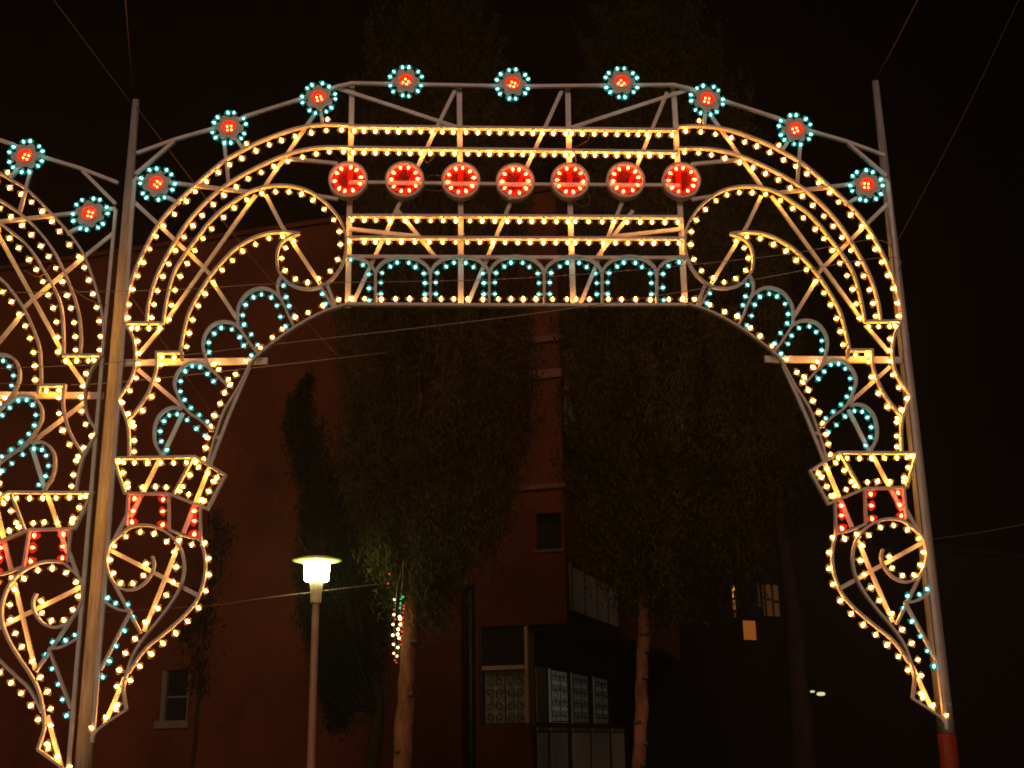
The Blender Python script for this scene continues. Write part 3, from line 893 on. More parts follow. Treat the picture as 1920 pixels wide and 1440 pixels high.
GLINTS = [(-1.329,3.188,'w',0.0266),(-1.319,3.149,'r',0.019),(-1.334,3.075,'r',0.019),(-1.333,3.017,'w',0.0304),(-1.313,2.964,'r',0.019),(-1.342,2.905,'w',0.0304),(-1.344,2.785,'w',0.0342),(-1.333,2.68,'w',0.0304),(-1.328,2.579,'w',0.0266),(-1.293,2.55,'w',0.0266),(-1.26,3.142,'g',0.038),(-1.264,3.094,'g',0.0304),(-1.255,3.197,'g',0.0266),(-1.268,2.991,'w',0.038),(-1.262,2.968,'w',0.038),(-1.258,2.904,'w',0.038),(-1.282,2.852,'w',0.0418),(-1.286,2.794,'w',0.0418),(-1.272,2.752,'w',0.0342),(-1.284,2.645,'w',0.0342),(-1.317,2.502,'r',0.0228),(-1.301,2.479,'r',0.0228),(-1.231,3.216,'g',0.0304),(-1.225,3.122,'r',0.0266),(-1.224,3.083,'r',0.0266),(-1.23,3.035,'r',0.0266),(-1.233,2.977,'r',0.0304),(-1.234,2.929,'r',0.0304),(-1.238,2.88,'r',0.0304),(-1.239,2.823,'r',0.0304),(-1.246,2.775,'r',0.0266),(-1.25,2.727,'r',0.0266),(-1.253,2.679,'r',0.0228),(-1.386,3.481,'r',0.0266),(-1.405,3.373,'r',0.0228)]

# ------------------------------------------------------------------ ground
def ground_z(y):
    return -0.05 - 0.6 * min(max((y - 2) / 12.0, 0), 1)
bm = bmesh.new()
ys = [-60, -30, -12, -2] + [2 + k for k in range(0, 13, 2)] + [20, 40, 90, 300]
rows = [[bm.verts.new((x, y, ground_z(y))) for x in (-300, -40, -10, 0, 10, 40, 300)] for y in ys]
for a, b in zip(rows[:-1], rows[1:]):
    for k in range(6):
        bm.faces.new((a[k], a[k + 1], b[k + 1], b[k]))
tag(obj('ground', bm, 'asphalt'), kind='structure')
bm = bmesh.new()
box(bm, -40, 40, 1.6, 2.6, -0.5, 0.08)
tag(obj('pavement', bm, 'paving'), kind='structure')

# ------------------------------------------------------------------ the apartment building behind the trees
B0 = empty('apartment_building', (1.6, 15.0, -0.65), RAD(-19.3),
           'reddish plastered apartment building with corner balconies behind the two tall trees', 'building')
Z0 = 0.65          # heights below are measured from the street
def bz(z): return z + Z0
bm = bmesh.new()
wall_grid(bm, [-17, -9.65, -8.91, -2.35, -2.03, -1.93, -0.79, -0.62, -0.07, 0.0],
          [0, bz(1.06), bz(1.9), bz(1.99), bz(3.28), bz(3.95), bz(4.85), bz(5.52), bz(6.31), bz(13.85)],
          [(-9.65, -8.91, bz(1.99), bz(3.28)), (-2.35, -2.03, -1, bz(4.85)), (-1.93, -0.79, bz(1.9), bz(3.95)), (-0.79, 0.1, -1, bz(3.95)), (-0.62, -0.07, bz(5.52), bz(6.31))],
          0.0, 0.3)
obj('front_wall', bm, 'plaster', B0)
bm = bmesh.new()
box(bm, -0.3, -0.004, 0.304, 14.0, bz(3.96), bz(13.85))
obj('side_wall', bm, 'plaster', B0)
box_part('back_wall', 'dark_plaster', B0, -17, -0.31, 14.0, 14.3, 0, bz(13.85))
bm = bmesh.new(); tube(bm, [(-2.2, 0.2, 0.0), (-2.2, 0.2, bz(4.8))], 0.05, 10)
obj('drainpipe', bm, 'dark_iron', B0, True)
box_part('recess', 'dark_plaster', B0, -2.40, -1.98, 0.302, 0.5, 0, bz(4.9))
box_part('roof', 'plaster', B0, -17.1, 0.08, -0.07, 14.35, bz(13.85), bz(13.97))
for k in range(1):
    box_part('string_course', 'pale_plaster', B0, -3.4, 0.10, -0.09, -0.002, bz(10.16), bz(10.30))
    box_part('string_course', 'pale_plaster', B0, -3.4, 0.05, -0.07, -0.002, bz(9.32), bz(9.52))
    box_part('string_course', 'pale_plaster', B0, -3.4, 0.08, -0.09, -0.002, bz(6.83), bz(6.93))
# window to the left, behind the first arch pole
w = box_part('window', 'window_glass', B0, -9.52, -8.96, 0.12, 0.14, bz(2.16), bz(3.26))
box_part('frame', 'white_frame', w, -9.65, -9.52, 0.03, 0.17, bz(2.16), bz(3.28))
box_part('frame', 'white_frame', w, -8.96, -8.91, 0.03, 0.17, bz(2.16), bz(3.28))
box_part('frame', 'white_frame', w, -9.515, -8.965, 0.08, 0.16, bz(2.66), bz(2.70))
box_part('sill', 'white_frame', w, -9.72, -8.86, -0.06, 0.16, bz(1.99), bz(2.158))
# small dark window at the corner, first floor
w = box_part('window', 'dark_room', B0, -0.64, -0.05, 0.26, 0.29, bz(5.5), bz(6.33))
box_part('sill', 'pale_plaster', w, -0.68, 0.0, -0.05, 0.2, bz(5.46), bz(5.518))
# ground floor: glazed bay on the front, veranda round the corner
w = box_part('window', 'window_glass', B0, -1.90, -0.96, 0.20, 0.22, bz(3.14), bz(3.93))
box_part('transom', 'wood_frame', w, -1.92, -0.955, 0.08, 0.2, bz(3.05), bz(3.135))
box_part('jamb', 'wood_frame', w, -0.95, -0.88, 0.05, 0.24, bz(1.95), bz(3.945))
box_part('jamb', 'dark_iron', w, -1.928, -1.90, 0.05, 0.24, bz(1.95), bz(3.945))
def scrolls(bm, y0, y1, z0, z1, cell, flip):
    """Wrought iron S scrolls and bars filling a rectangle; flip puts it on the front instead of the side."""
    def pt(u, z): return (u, 0, z) if flip else (0, u, z)
    n = max(1, round((y1 - y0) / cell)); m = max(2, round((z1 - z0) / (cell * 1.0)))
    du, dz = (y1 - y0) / n, (z1 - z0) / m
    for i in range(n + 1):
        tube(bm, [pt(y0 + du * i, z0), pt(y0 + du * i, z1)], 0.012, 4)
    for i in range(n):
        for j in range(m):
            c0, c1 = y0 + du * (i + .5), z0 + dz * (j + .5)
            for s in (1, -1):
                for v in (1, -1):
                    pts = []
                    for k in range(15):
                        t = k / 14
                        a = t * 7.6
                        rr = 0.05 + 0.21 * t
                        pts.append(pt(c0 + s * du * (0.25 - rr * cos(a) * 0.85), c1 + v * dz * (0.24 + rr * sin(a) * 0.85)))
                    tube(bm, pts, 0.011, 4)
    for z in (z0, z1):
        tube(bm, [pt(y0, z), pt(y1, z)], 0.014, 4)
box_part('lace_curtain', 'lace', B0, -1.90, -0.956, 0.24, 0.26, bz(1.92), bz(3.04))
bm = bmesh.new(); scrolls(bm, -1.88, -0.97, bz(1.95), bz(2.95), 0.42, True)
g = obj('grille', bm, 'dark_iron', B0); g.location = (0, 0.16, 0)
box_part('parapet', 'plaster', B0, -1.93, -0.79, -0.03, -0.002, bz(1.06), bz(1.93))
sx = -0.79
box_part('veranda_frame', 'dark_iron', B0, sx - 0.14, sx - 0.03, 0.305, 9.0, 0, bz(3.95))
for (a, b, lit) in ((0.40, 1.17, 'lace'), (1.40, 2.94, 'lit_curtain'), (3.31, 4.90, 'dim_curtain'), (5.5, 7.05, 'dim_curtain'), (7.5, 8.8, 'dark_plaster')):
    p = box_part('veranda_pane', lit, B0, sx - 0.028, sx - 0.012, a, b, bz(1.98), bz(3.12))
    if 1 < a < 7:
        bm = bmesh.new(); scrolls(bm, a + .03, b - .03, bz(2.0), bz(3.1), 0.72, False)
        g = obj('grille', bm, 'dark_iron', p); g.location = (sx + 0.03, 0, 0)
for (a, b) in ((0.33, 1.17), (1.40, 2.85), (3.31, 4.93), (5.2, 7.06), (7.4, 8.8)):
    p = box_part('railing_panel', 'white_panel', B0, sx - 0.028, sx - 0.01, a, b, bz(0.2), bz(1.78))
    box_part('top_rail', 'white_panel', p, sx - 0.028, sx + 0.02, a, b, bz(1.80), bz(1.87))
    bm = bmesh.new()
    y = a + 0.06
    while y < b - 0.04:
        box(bm, sx - 0.009, sx + 0.012, y, y + 0.035, bz(0.2), bz(1.76)); y += 0.10
    tag(obj('rib', bm, 'white_panel', p), kind='stuff')
box_part('floor_slab', 'dark_plaster', B0, -0.78, 0.3, 0.31, 11.0, bz(3.74), bz(3.95))
# two balconies on the side, one above the other
for (z0, z1, n) in ((4.22, 5.12, 3), (7.98, 8.92, 3)):
    sl = box_part('balcony_slab', 'dark_plaster', B0, 0.0, 0.16, 0.02, 4.6, bz(z0 - 0.24), bz(z0 - 0.02))
    for k in range(4):
        a = 0.05 + k * 1.12
        box_part('balcony_panel', 'white_panel', B0, 0.10, 0.13, a, a + 1.0, bz(z0), bz(z1))
    bm = bmesh.new()
    for k in range(5):
        box(bm, 0.08, 0.15, k * 1.12 - 0.05, k * 1.12 + 0.025, bz(z0 - 0.01), bz(z1 + 0.06))
    box(bm, 0.09, 0.14, -0.02, 4.5, bz(z1 + 0.062), bz(z1 + 0.10))
    obj('balcony_rail', bm, 'dark_iron', B0)

# flower pot on the upper balcony
fp = empty('flower_pot', (0, 0, 0), 0, 'red flowers in a clay pot on the upper corner balcony rail', 'flower pot')
c = B0.matrix_basis @ Vector((0.115, 0.10, bz(9.03)))
fp.location = (1.6 + 0.115 * cos(RAD(19.3)) + 0.10 * sin(RAD(19.3)), 15.0 - 0.115 * sin(RAD(19.3)) + 0.10 * cos(RAD(19.3)), 9.03)
bm = bmesh.new(); lathe(bm, [(0.0, 0), (0.05, 0), (0.07, 0.10), (0.06, 0.10), (0.0, 0.09)], 10)
obj('pot', bm, 'terracotta', fp)
bm = bmesh.new()
for k in range(26):
    a = random.uniform(0, 6.28); r = random.uniform(0, 0.09); z = 0.13 + random.uniform(0, 0.10)
    p = Vector((r * cos(a), r * sin(a), z)); s = 0.025
    q = [bm.verts.new(p + Vector((random.uniform(-s, s), random.uniform(-s, s), random.uniform(-s, s)))) for _ in range(4)]
    bm.faces.new(q)
tag(obj('blossom', bm, 'petal', fp), kind='stuff')

# ------------------------------------------------------------------ dark block of flats further off, with lit windows
F0 = empty('block_of_flats', (7.6, 40.5, -0.65), RAD(30), 'unlit dark block of flats on the right with two glowing windows', 'building')
def fz(z): return 1.6 + (z - 1.6) * 1.47 + 0.65
def fs(s): return s * 1.47
FX = [fs(2.2), fs(2.60), fs(2.68), fs(2.74), fs(3.0), fs(3.08), fs(3.74), fs(3.95), fs(4.77), fs(26)]
holes = [(fs(2.74), fs(3.0), fz(5.0), fz(5.97)), (fs(3.08), fs(3.74), fz(4.37), fz(4.95)), (fs(3.95), fs(4.77), fz(5.1), fz(6.07))]
bm = bmesh.new()
wall_grid(bm, FX, [0, fz(4.37), fz(4.95), fz(5.0), fz(5.1), fz(5.97), fz(6.07), fz(7.6)], holes, 0, 0.3)
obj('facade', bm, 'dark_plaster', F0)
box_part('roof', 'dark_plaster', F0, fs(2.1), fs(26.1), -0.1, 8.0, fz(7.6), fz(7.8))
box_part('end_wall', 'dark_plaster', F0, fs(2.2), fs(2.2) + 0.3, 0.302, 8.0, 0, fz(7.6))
def lit_window(x0, x1, z0, z1, mat, bars, label=None):
    w = box_part('window', mat, F0, fs(x0), fs(x1), 0.26, 0.28, fz(z0), fz(z1))
    for (a, b, c, d) in bars:
        box_part('glazing_bar', 'dark_iron', w, fs(a), fs(b), 0.16, 0.22, fz(c), fz(d))
    if label: w['label'] = label
    return w
lit_window(2.74, 3.0, 5.575, 5.97, 'room_yellow', [(2.74, 3.0, 5.55, 5.60)], 'bright yellow window pane')
lit_window(2.75, 3.0, 5.25, 5.548, 'room_orange', [(2.74, 3.0, 5.17, 5.25)], 'orange lower window pane')
lit_window(2.85, 2.99, 5.0, 5.168, 'room_brown', [])
lit_window(3.08, 3.74, 4.37, 4.95, 'room_orange', [], 'glowing orange square window')
lit_window(3.95, 4.77, 5.1, 6.07, 'room_brown', [(4.13, 4.20, 5.1, 6.07), (4.45, 4.50, 5.1, 6.07), (3.95, 4.128, 5.62, 5.70), (4.202, 4.448, 5.58, 5.65), (4.502, 4.77, 5.52, 5.60)])
box_part('window_frame', 'white_frame', F0, fs(3.745), fs(3.80), -0.06, -0.004, fz(5.35), fz(6.06))

# far street lamp with two heads
t = empty('far_street_lamp', (13.75, 40.0, -0.65), 0, 'tiny far street lamp with two pale heads low on the right', 'street lamp')
bm = bmesh.new(); tube(bm, [(0, 0, 0), (0, 0, 3.72)], [0.035, 0.025]); tube(bm, [(-0.18, 0, 3.92), (0.0, 0, 3.70), (0.16, 0, 3.82)], 0.02)
obj('pole', bm, 'dark_plaster', t)
for (x, z, s) in ((-0.18, 4.00, 0.10), (0.16, 3.90, 0.18)):
    bm = bmesh.new(); lathe(bm, [(0, -0.4 * s), (s * .8, -0.3 * s), (s, 0), (s * .8, 0.35 * s), (0, 0.45 * s)], 10)
    h = obj('lamp_head', bm, 'far_lamp', t, True); h.location = (x, 0, z)

# ------------------------------------------------------------------ trees
def profile(axis, z):
    for a, b in zip(axis[:-1], axis[1:]):
        if a[2] <= z <= b[2]:
            t = (z - a[2]) / (b[2] - a[2])
            return [p + (q - p) * t for p, q in zip(a, b)]
    return axis[-1] if z > axis[-1][2] else axis[0]

def tree(name, label, base, trunk_pts, trunk_r, axis, plumes, leaves, mat, bark, leaf=(0.030, 0.125), knots=0, group=None, spread=0.16, length=(0.5, 1.2)):
    """Trunk of tapered tube, steep limbs, and upright sprays of small leaf blades filling the crown's profile."""
    rnd = random.Random(hash(label) % 1000 + len(label))
    rnd = random.Random(len(label) * 7 + int(abs(base[0]) * 100))
    root = empty(name, base, 0, label, 'tree', group)
    bx, by, bz_ = base
    bm = bmesh.new()
    tp = smooth_line([tuple(p) for p in trunk_pts], 8)
    tp = [(p[0] + rnd.uniform(-.012, .012), p[1] + rnd.uniform(-.012, .012), p[2]) for p in tp]
    n = len(tp)
    rr = []
    for i in range(n):
        t = i / (n - 1)
        rr.append((trunk_r[0] + (trunk_r[1] - trunk_r[0]) * t) * (1 + 0.07 * rnd.uniform(-1, 1)))
    loc = lambda p: (p[0] - bx, p[1] - by, p[2] - bz_)
    tube(bm, [loc(p) for p in tp], rr, 12)
    trunk = obj('trunk', bm, bark, root, True)
    for k in range(knots):
        z = 1.0 + k * 2.7 / knots + rnd.uniform(-.12, .12)
        q = min(tp, key=lambda p: abs(p[2] - z))
        r = trunk_r[0] * 0.96
        a = -pi / 2 + rnd.uniform(-0.75, 0.75)
        kb = bmesh.new()
        lathe(kb, [(0.0, 0.004), (0.022, 0.004), (0.040, -0.006), (0.0, -0.02)], 8)
        o = obj('knot', kb, 'knot', trunk, True)
        o.location = Vector(loc((q[0], q[1], z))) + Vector((cos(a) * r, sin(a) * r, 0))
        o.rotation_euler = Vector((cos(a), sin(a), 0.1)).to_track_quat('Z', 'Y').to_euler()
        o.scale = (rnd.uniform(.8, 1.7), rnd.uniform(.6, 1.0), 1)
    z0, z1 = axis[0][2], axis[-1][2]
    bl = bmesh.new()
    verts, faces = [], []
    for k in range(plumes):
        while True:
            z = z0 + (z1 - z0) * rnd.random()
            cx, cy, _, r = profile(axis, z)
            if rnd.random() < (r / max(a[3] for a in axis)) ** 1.2 + 0.30: break
        az = rnd.uniform(0, 2 * pi)
        rad = r * rnd.random() ** 0.45
        out = Vector((cos(az), sin(az), 0))
        p = Vector((cx, cy, z)) + out * rad
        d = (Vector((0, 0, 1)) + out * rnd.uniform(0.05, 0.40) + Vector((rnd.uniform(-.2, .2), rnd.uniform(-.2, .2), 0))).normalized()
        L = rnd.uniform(*length)
        if k % 9 == 0:
            q = min(tp, key=lambda s: abs(s[2] - max(z0 + 0.25, z - 0.7 - rad * 0.5)))
            a = Vector(q)
            mid = a.lerp(p, 0.5) + Vector((0, 0, -0.15)) + out * 0.15
            tube(bl, [loc(a), loc(mid), loc(p), loc(p + d * L * .8)], [0.026, 0.018, 0.012, 0.005], 5)
        for j in range(leaves):
            t = rnd.random()
            s = spread * (1.15 - 0.75 * t)
            c = p + d * L * (t - 0.42) + Vector((rnd.gauss(0, s), rnd.gauss(0, s), rnd.gauss(0, s * .7)))
            ax = (d * 1.0 + Vector((rnd.gauss(0, .55), rnd.gauss(0, .55), rnd.gauss(0, .45)))).normalized()
            sd = ax.cross(Vector((rnd.gauss(0, 1), rnd.gauss(0, 1), rnd.gauss(0, 1)))).normalized()
            w, l = leaf[0] * rnd.uniform(.6, 1.3), leaf[1] * rnd.uniform(.6, 1.3)
            i = len(verts)
            for e in (c - ax * l * .5, c + sd * w * .5, c + ax * l * .5, c - sd * w * .5):
                verts.append(loc(e))
            faces.append((i, i + 1, i + 2, i + 3))
    obj('limbs', bl, 'bark_dark', root)
    me = bpy.data.meshes.new('crown')
    me.from_pydata(verts, [], faces)
    obj('crown', me, mat, root)
    return root

tree('tall_tree', 'tall upright tree with pale leaning trunk just right of the street lamp', (-1.342, 3.6, -0.12),
     [(-1.342, 3.6, -0.12), (-1.239, 3.6, 1.342), (-1.161, 3.6, 2.802), (-1.084, 3.6, 4.52), (-0.972, 3.6, 7.955), (-0.929, 3.6, 10.961)], (0.133, 0.026),
     [(-1.058, 3.6, 3.275, 0.215), (-1.015, 3.6, 3.575, 0.644), (-0.929, 3.6, 4.176, 0.988), (-0.886, 3.6, 5.379, 1.202), (-0.843, 3.6, 7.096, 1.22), (-0.886, 3.6, 9.244, 1.031), (-0.929, 3.6, 10.532, 0.644), (-0.929, 3.6, 11.906, 0.129)],
     900, 240, 'leaf_olive', 'bark_pale', knots=5, group='tall upright trees behind the arch', leaf=(0.017, 0.085), spread=0.095, length=(0.7, 1.5))
tree('tall_tree', 'tall upright tree with knotted pale trunk in front of the building corner balconies', (1.32, 3.6, -0.12),
     [(1.32, 3.6, -0.12), (1.469, 3.6, 1.35), (1.586, 3.6, 2.935), (1.686, 3.6, 4.437), (1.919, 3.6, 7.774), (2.003, 3.6, 10.694)], (0.096, 0.025),
     [(1.753, 3.6, 3.269, 0.334), (1.919, 3.6, 3.519, 0.918), (2.086, 3.6, 4.27, 1.335), (2.17, 3.6, 5.688, 1.46), (2.211, 3.6, 7.357, 1.418), (2.086, 3.6, 9.442, 1.001), (2.003, 3.6, 11.778, 0.167)],
     1050, 240, 'leaf_green', 'bark_pale', knots=9, group='tall upright trees behind the arch', leaf=(0.017, 0.085), spread=0.095, length=(0.7, 1.5))
tree('cypress', 'black leaning cypress with a hooked tip between the red wall and the street lamp', (-2.12, 9.0, -0.4),
     [(-2.12, 9, -0.4), (-1.98, 9, 1.2), (-1.9, 9, 2.4), (-2.3, 9, 3.6), (-2.8, 9, 5.6), (-3.2, 9, 7.0)], (0.14, 0.03),
     [(-2.55, 9, 1.9, .1), (-2.4, 9, 2.6, .5), (-2.4, 9, 3.8, .85), (-2.5, 9, 4.7, .68), (-2.75, 9, 5.5, .52), (-3.1, 9, 6.2, .34), (-3.3, 9, 6.8, .18), (-3.3, 9, 7.2, .07), (-3.12, 9, 7.5, .02)],
     620, 70, 'leaf_dark', 'bark_dark', leaf=(0.02, 0.10), spread=0.085, length=(0.3, 0.6))
tree('broad_tree', 'dim broad trunked tree at the far right of the two tall trees', (4.78, 9.0, -0.4),
     [(4.78, 9, -0.4), (4.78, 9, 1.5), (4.8, 9, 3.4), (4.7, 9, 5), (4.6, 9, 7.5)], (0.25, 0.05),
     [(4.5, 9, 5.2, 0.4), (4.4, 9, 6, .8), (4.3, 9, 7.5, .8), (4.2, 9, 8.8, .3)],
     320, 40, 'leaf_dark', 'bark_dark')
tree('slender_tree', 'small dark slender tree against the wall left of the lamp', (-5.2, 11.0, -0.5),
     [(-5.2, 11, -0.5), (-5.15, 11, 1.5), (-5.05, 11, 4), (-4.95, 11, 5.6)], (0.05, 0.015),
     [(-5.2, 11, 2.4, .12), (-5.2, 11, 3.2, .32), (-5.1, 11, 4.2, .14), (-4.95, 11, 5.1, .27), (-4.9, 11, 5.7, .06)],
     46, 30, 'leaf_dark', 'bark_dark', spread=0.12, length=(0.25, 0.5))

# ------------------------------------------------------------------ street lamp
L0 = empty('street_lamp', (-2.19, 3.0, -0.10), 0, 'lit street lamp with flat disc cap on a slim pole by the cypress', 'street lamp')
bm = bmesh.new()
lathe(bm, [(0.0, 0), (0.075, 0), (0.075, 0.5), (0.048, 0.56), (0.040, 3.22), (0.0, 3.22)], 14)
obj('pole', bm, 'lamp_metal', L0, False)
bm = bmesh.new()
lathe(bm, [(0.0, 3.223), (0.062, 3.223), (0.062, 3.30), (0.078, 3.46), (0.0, 3.46)], 14)
obj('collar', bm, 'lamp_metal', L0, False)
bm = bmesh.new()
lathe(bm, [(0.0, 3.463), (0.118, 3.463), (0.134, 3.476), (0.140, 3.50), (0.146, 3.655), (0.142, 3.668), (0.0, 3.668)], 24)
obj('lantern', bm, 'lantern', L0, True)
bm = bmesh.new()
lathe(bm, [(0.0, 3.675), (0.15, 3.673), (0.275, 3.695), (0.28, 3.703), (0.16, 3.735), (0.05, 3.75), (0.0, 3.752)], 32)
obj('cap', bm, 'lamp_cap', L0, True)

# ------------------------------------------------------------------ poles that carry the arches
def pole(x, y, ztop, label, red):
    o = empty('pole', (x, y, -0.05), 0, label, 'pole', 'poles carrying the arches')
    z = 1.66 if red else 0.0
    bm = bmesh.new(); lathe(bm, [(0.0, z), (0.076, z), (0.072, max(z + .1, 2.2)), (0.064, 4.2), (0.055, 5.8), (0.044, 7.2), (0.034, ztop), (0.0, ztop + 0.012)], 18)
    obj('shaft', bm, 'pole_metal', o, True).data.polygons[0].use_smooth = False
    if red:
        bm = bmesh.new(); lathe(bm, [(0.0, 0.0), (0.079, 0.0), (0.079, 1.655), (0.0, 1.656)], 18)
        obj('painted_base', bm, 'red_paint', o, True)
    for z, r in ((1.9, .076), (5.4, .061), (7.2, .047)):
        bm = bmesh.new(); lathe(bm, [(0.0, z), (r, z), (r, z + .03), (0.0, z + .03)], 18)
        obj('clamp', bm, 'pole_metal', o)
    return o
pole(-3.87, 0.42, 8.03, 'tall grey pole standing between the left arch and the main arch', False)
pole(3.80, 0.30, 8.22, 'tall grey pole with a red painted foot behind the right edge of the main arch', True)

# ------------------------------------------------------------------ bulbs: one mesh for each colour, shared
def bulb_mesh(name, core, glass, s=1.0, g=1.0):
    bm = bmesh.new()
    lathe(bm, [(0.0, -0.040), (0.011, -0.040), (0.012, -0.024), (0.0, -0.024)], 6)
    k = len(bm.faces)
    lathe(bm, [(0.0, -CORE_R * s), (CORE_R * 0.8 * s, -CORE_R * .65 * s), (CORE_R * s, -CORE_R * .1 * s), (CORE_R * 0.72 * s, CORE_R * .8 * s), (0.0, CORE_R * 1.7 * s)], 8)
    k2 = len(bm.faces)
    lathe(bm, [(0.011, -0.027), (0.024 * s * g, -0.016 * s * g), (GLASS_R * s * g, 0.002), (0.027 * s * g, 0.021 * s * g), (0.0, 0.033 * s * g)], 10)
    bm.faces.ensure_lookup_table()
    for i, f in enumerate(bm.faces):
        f.material_index = 0 if i < k else (1 if i < k2 else 2)
        f.smooth = True
    me = bpy.data.meshes.new(name)
    bmesh.ops.recalc_face_normals(bm, faces=bm.faces[:])
    bm.to_mesh(me); bm.free()
    for m in ('socket', core, glass): me.materials.append(M[m])
    return me
DIM = bulb_mesh('amber_bulb', 'amber_dim', 'amber_glass')
BULB = {'a': ('amber_bulb', bulb_mesh('amber_bulb', 'amber_core', 'amber_glass')),
        't': ('teal_bulb', bulb_mesh('teal_bulb', 'teal_core', 'teal_glass', 0.86)),
        'y': ('yellow_bulb', bulb_mesh('yellow_bulb', 'yellow_core', 'yellow_glass')),
        'r': ('red_bulb', bulb_mesh('red_bulb', 'red_core', 'red_glass', 0.92, 1.38))}  # red glass made widest, its painted halo reddens the rings

def bulb_matrix(x, y, z, dx, dz, rnd, tilt=0.10):
    d = Vector((dx + rnd.gauss(0, tilt), -0.12 + rnd.gauss(0, tilt), dz + rnd.gauss(0, tilt))).normalized()
    q = d.to_track_quat('Z', 'Y').to_matrix().to_4x4()
    s = rnd.uniform(0.88, 1.10)
    return Matrix.Translation((x, y, z)) @ q @ Matrix.Diagonal((s, s, s, 1))

# ------------------------------------------------------------------ the arch of lights
SECTION = {'lath': (0.011, -0.026, 0.026), 'poly': (0.012, -0.028, 0.028), 'rod': (0.016, -0.016, 0.018),
           'flat': (0.0185, 0.030, 0.052), 'beam': (0.026, 0.056, 0.090)}

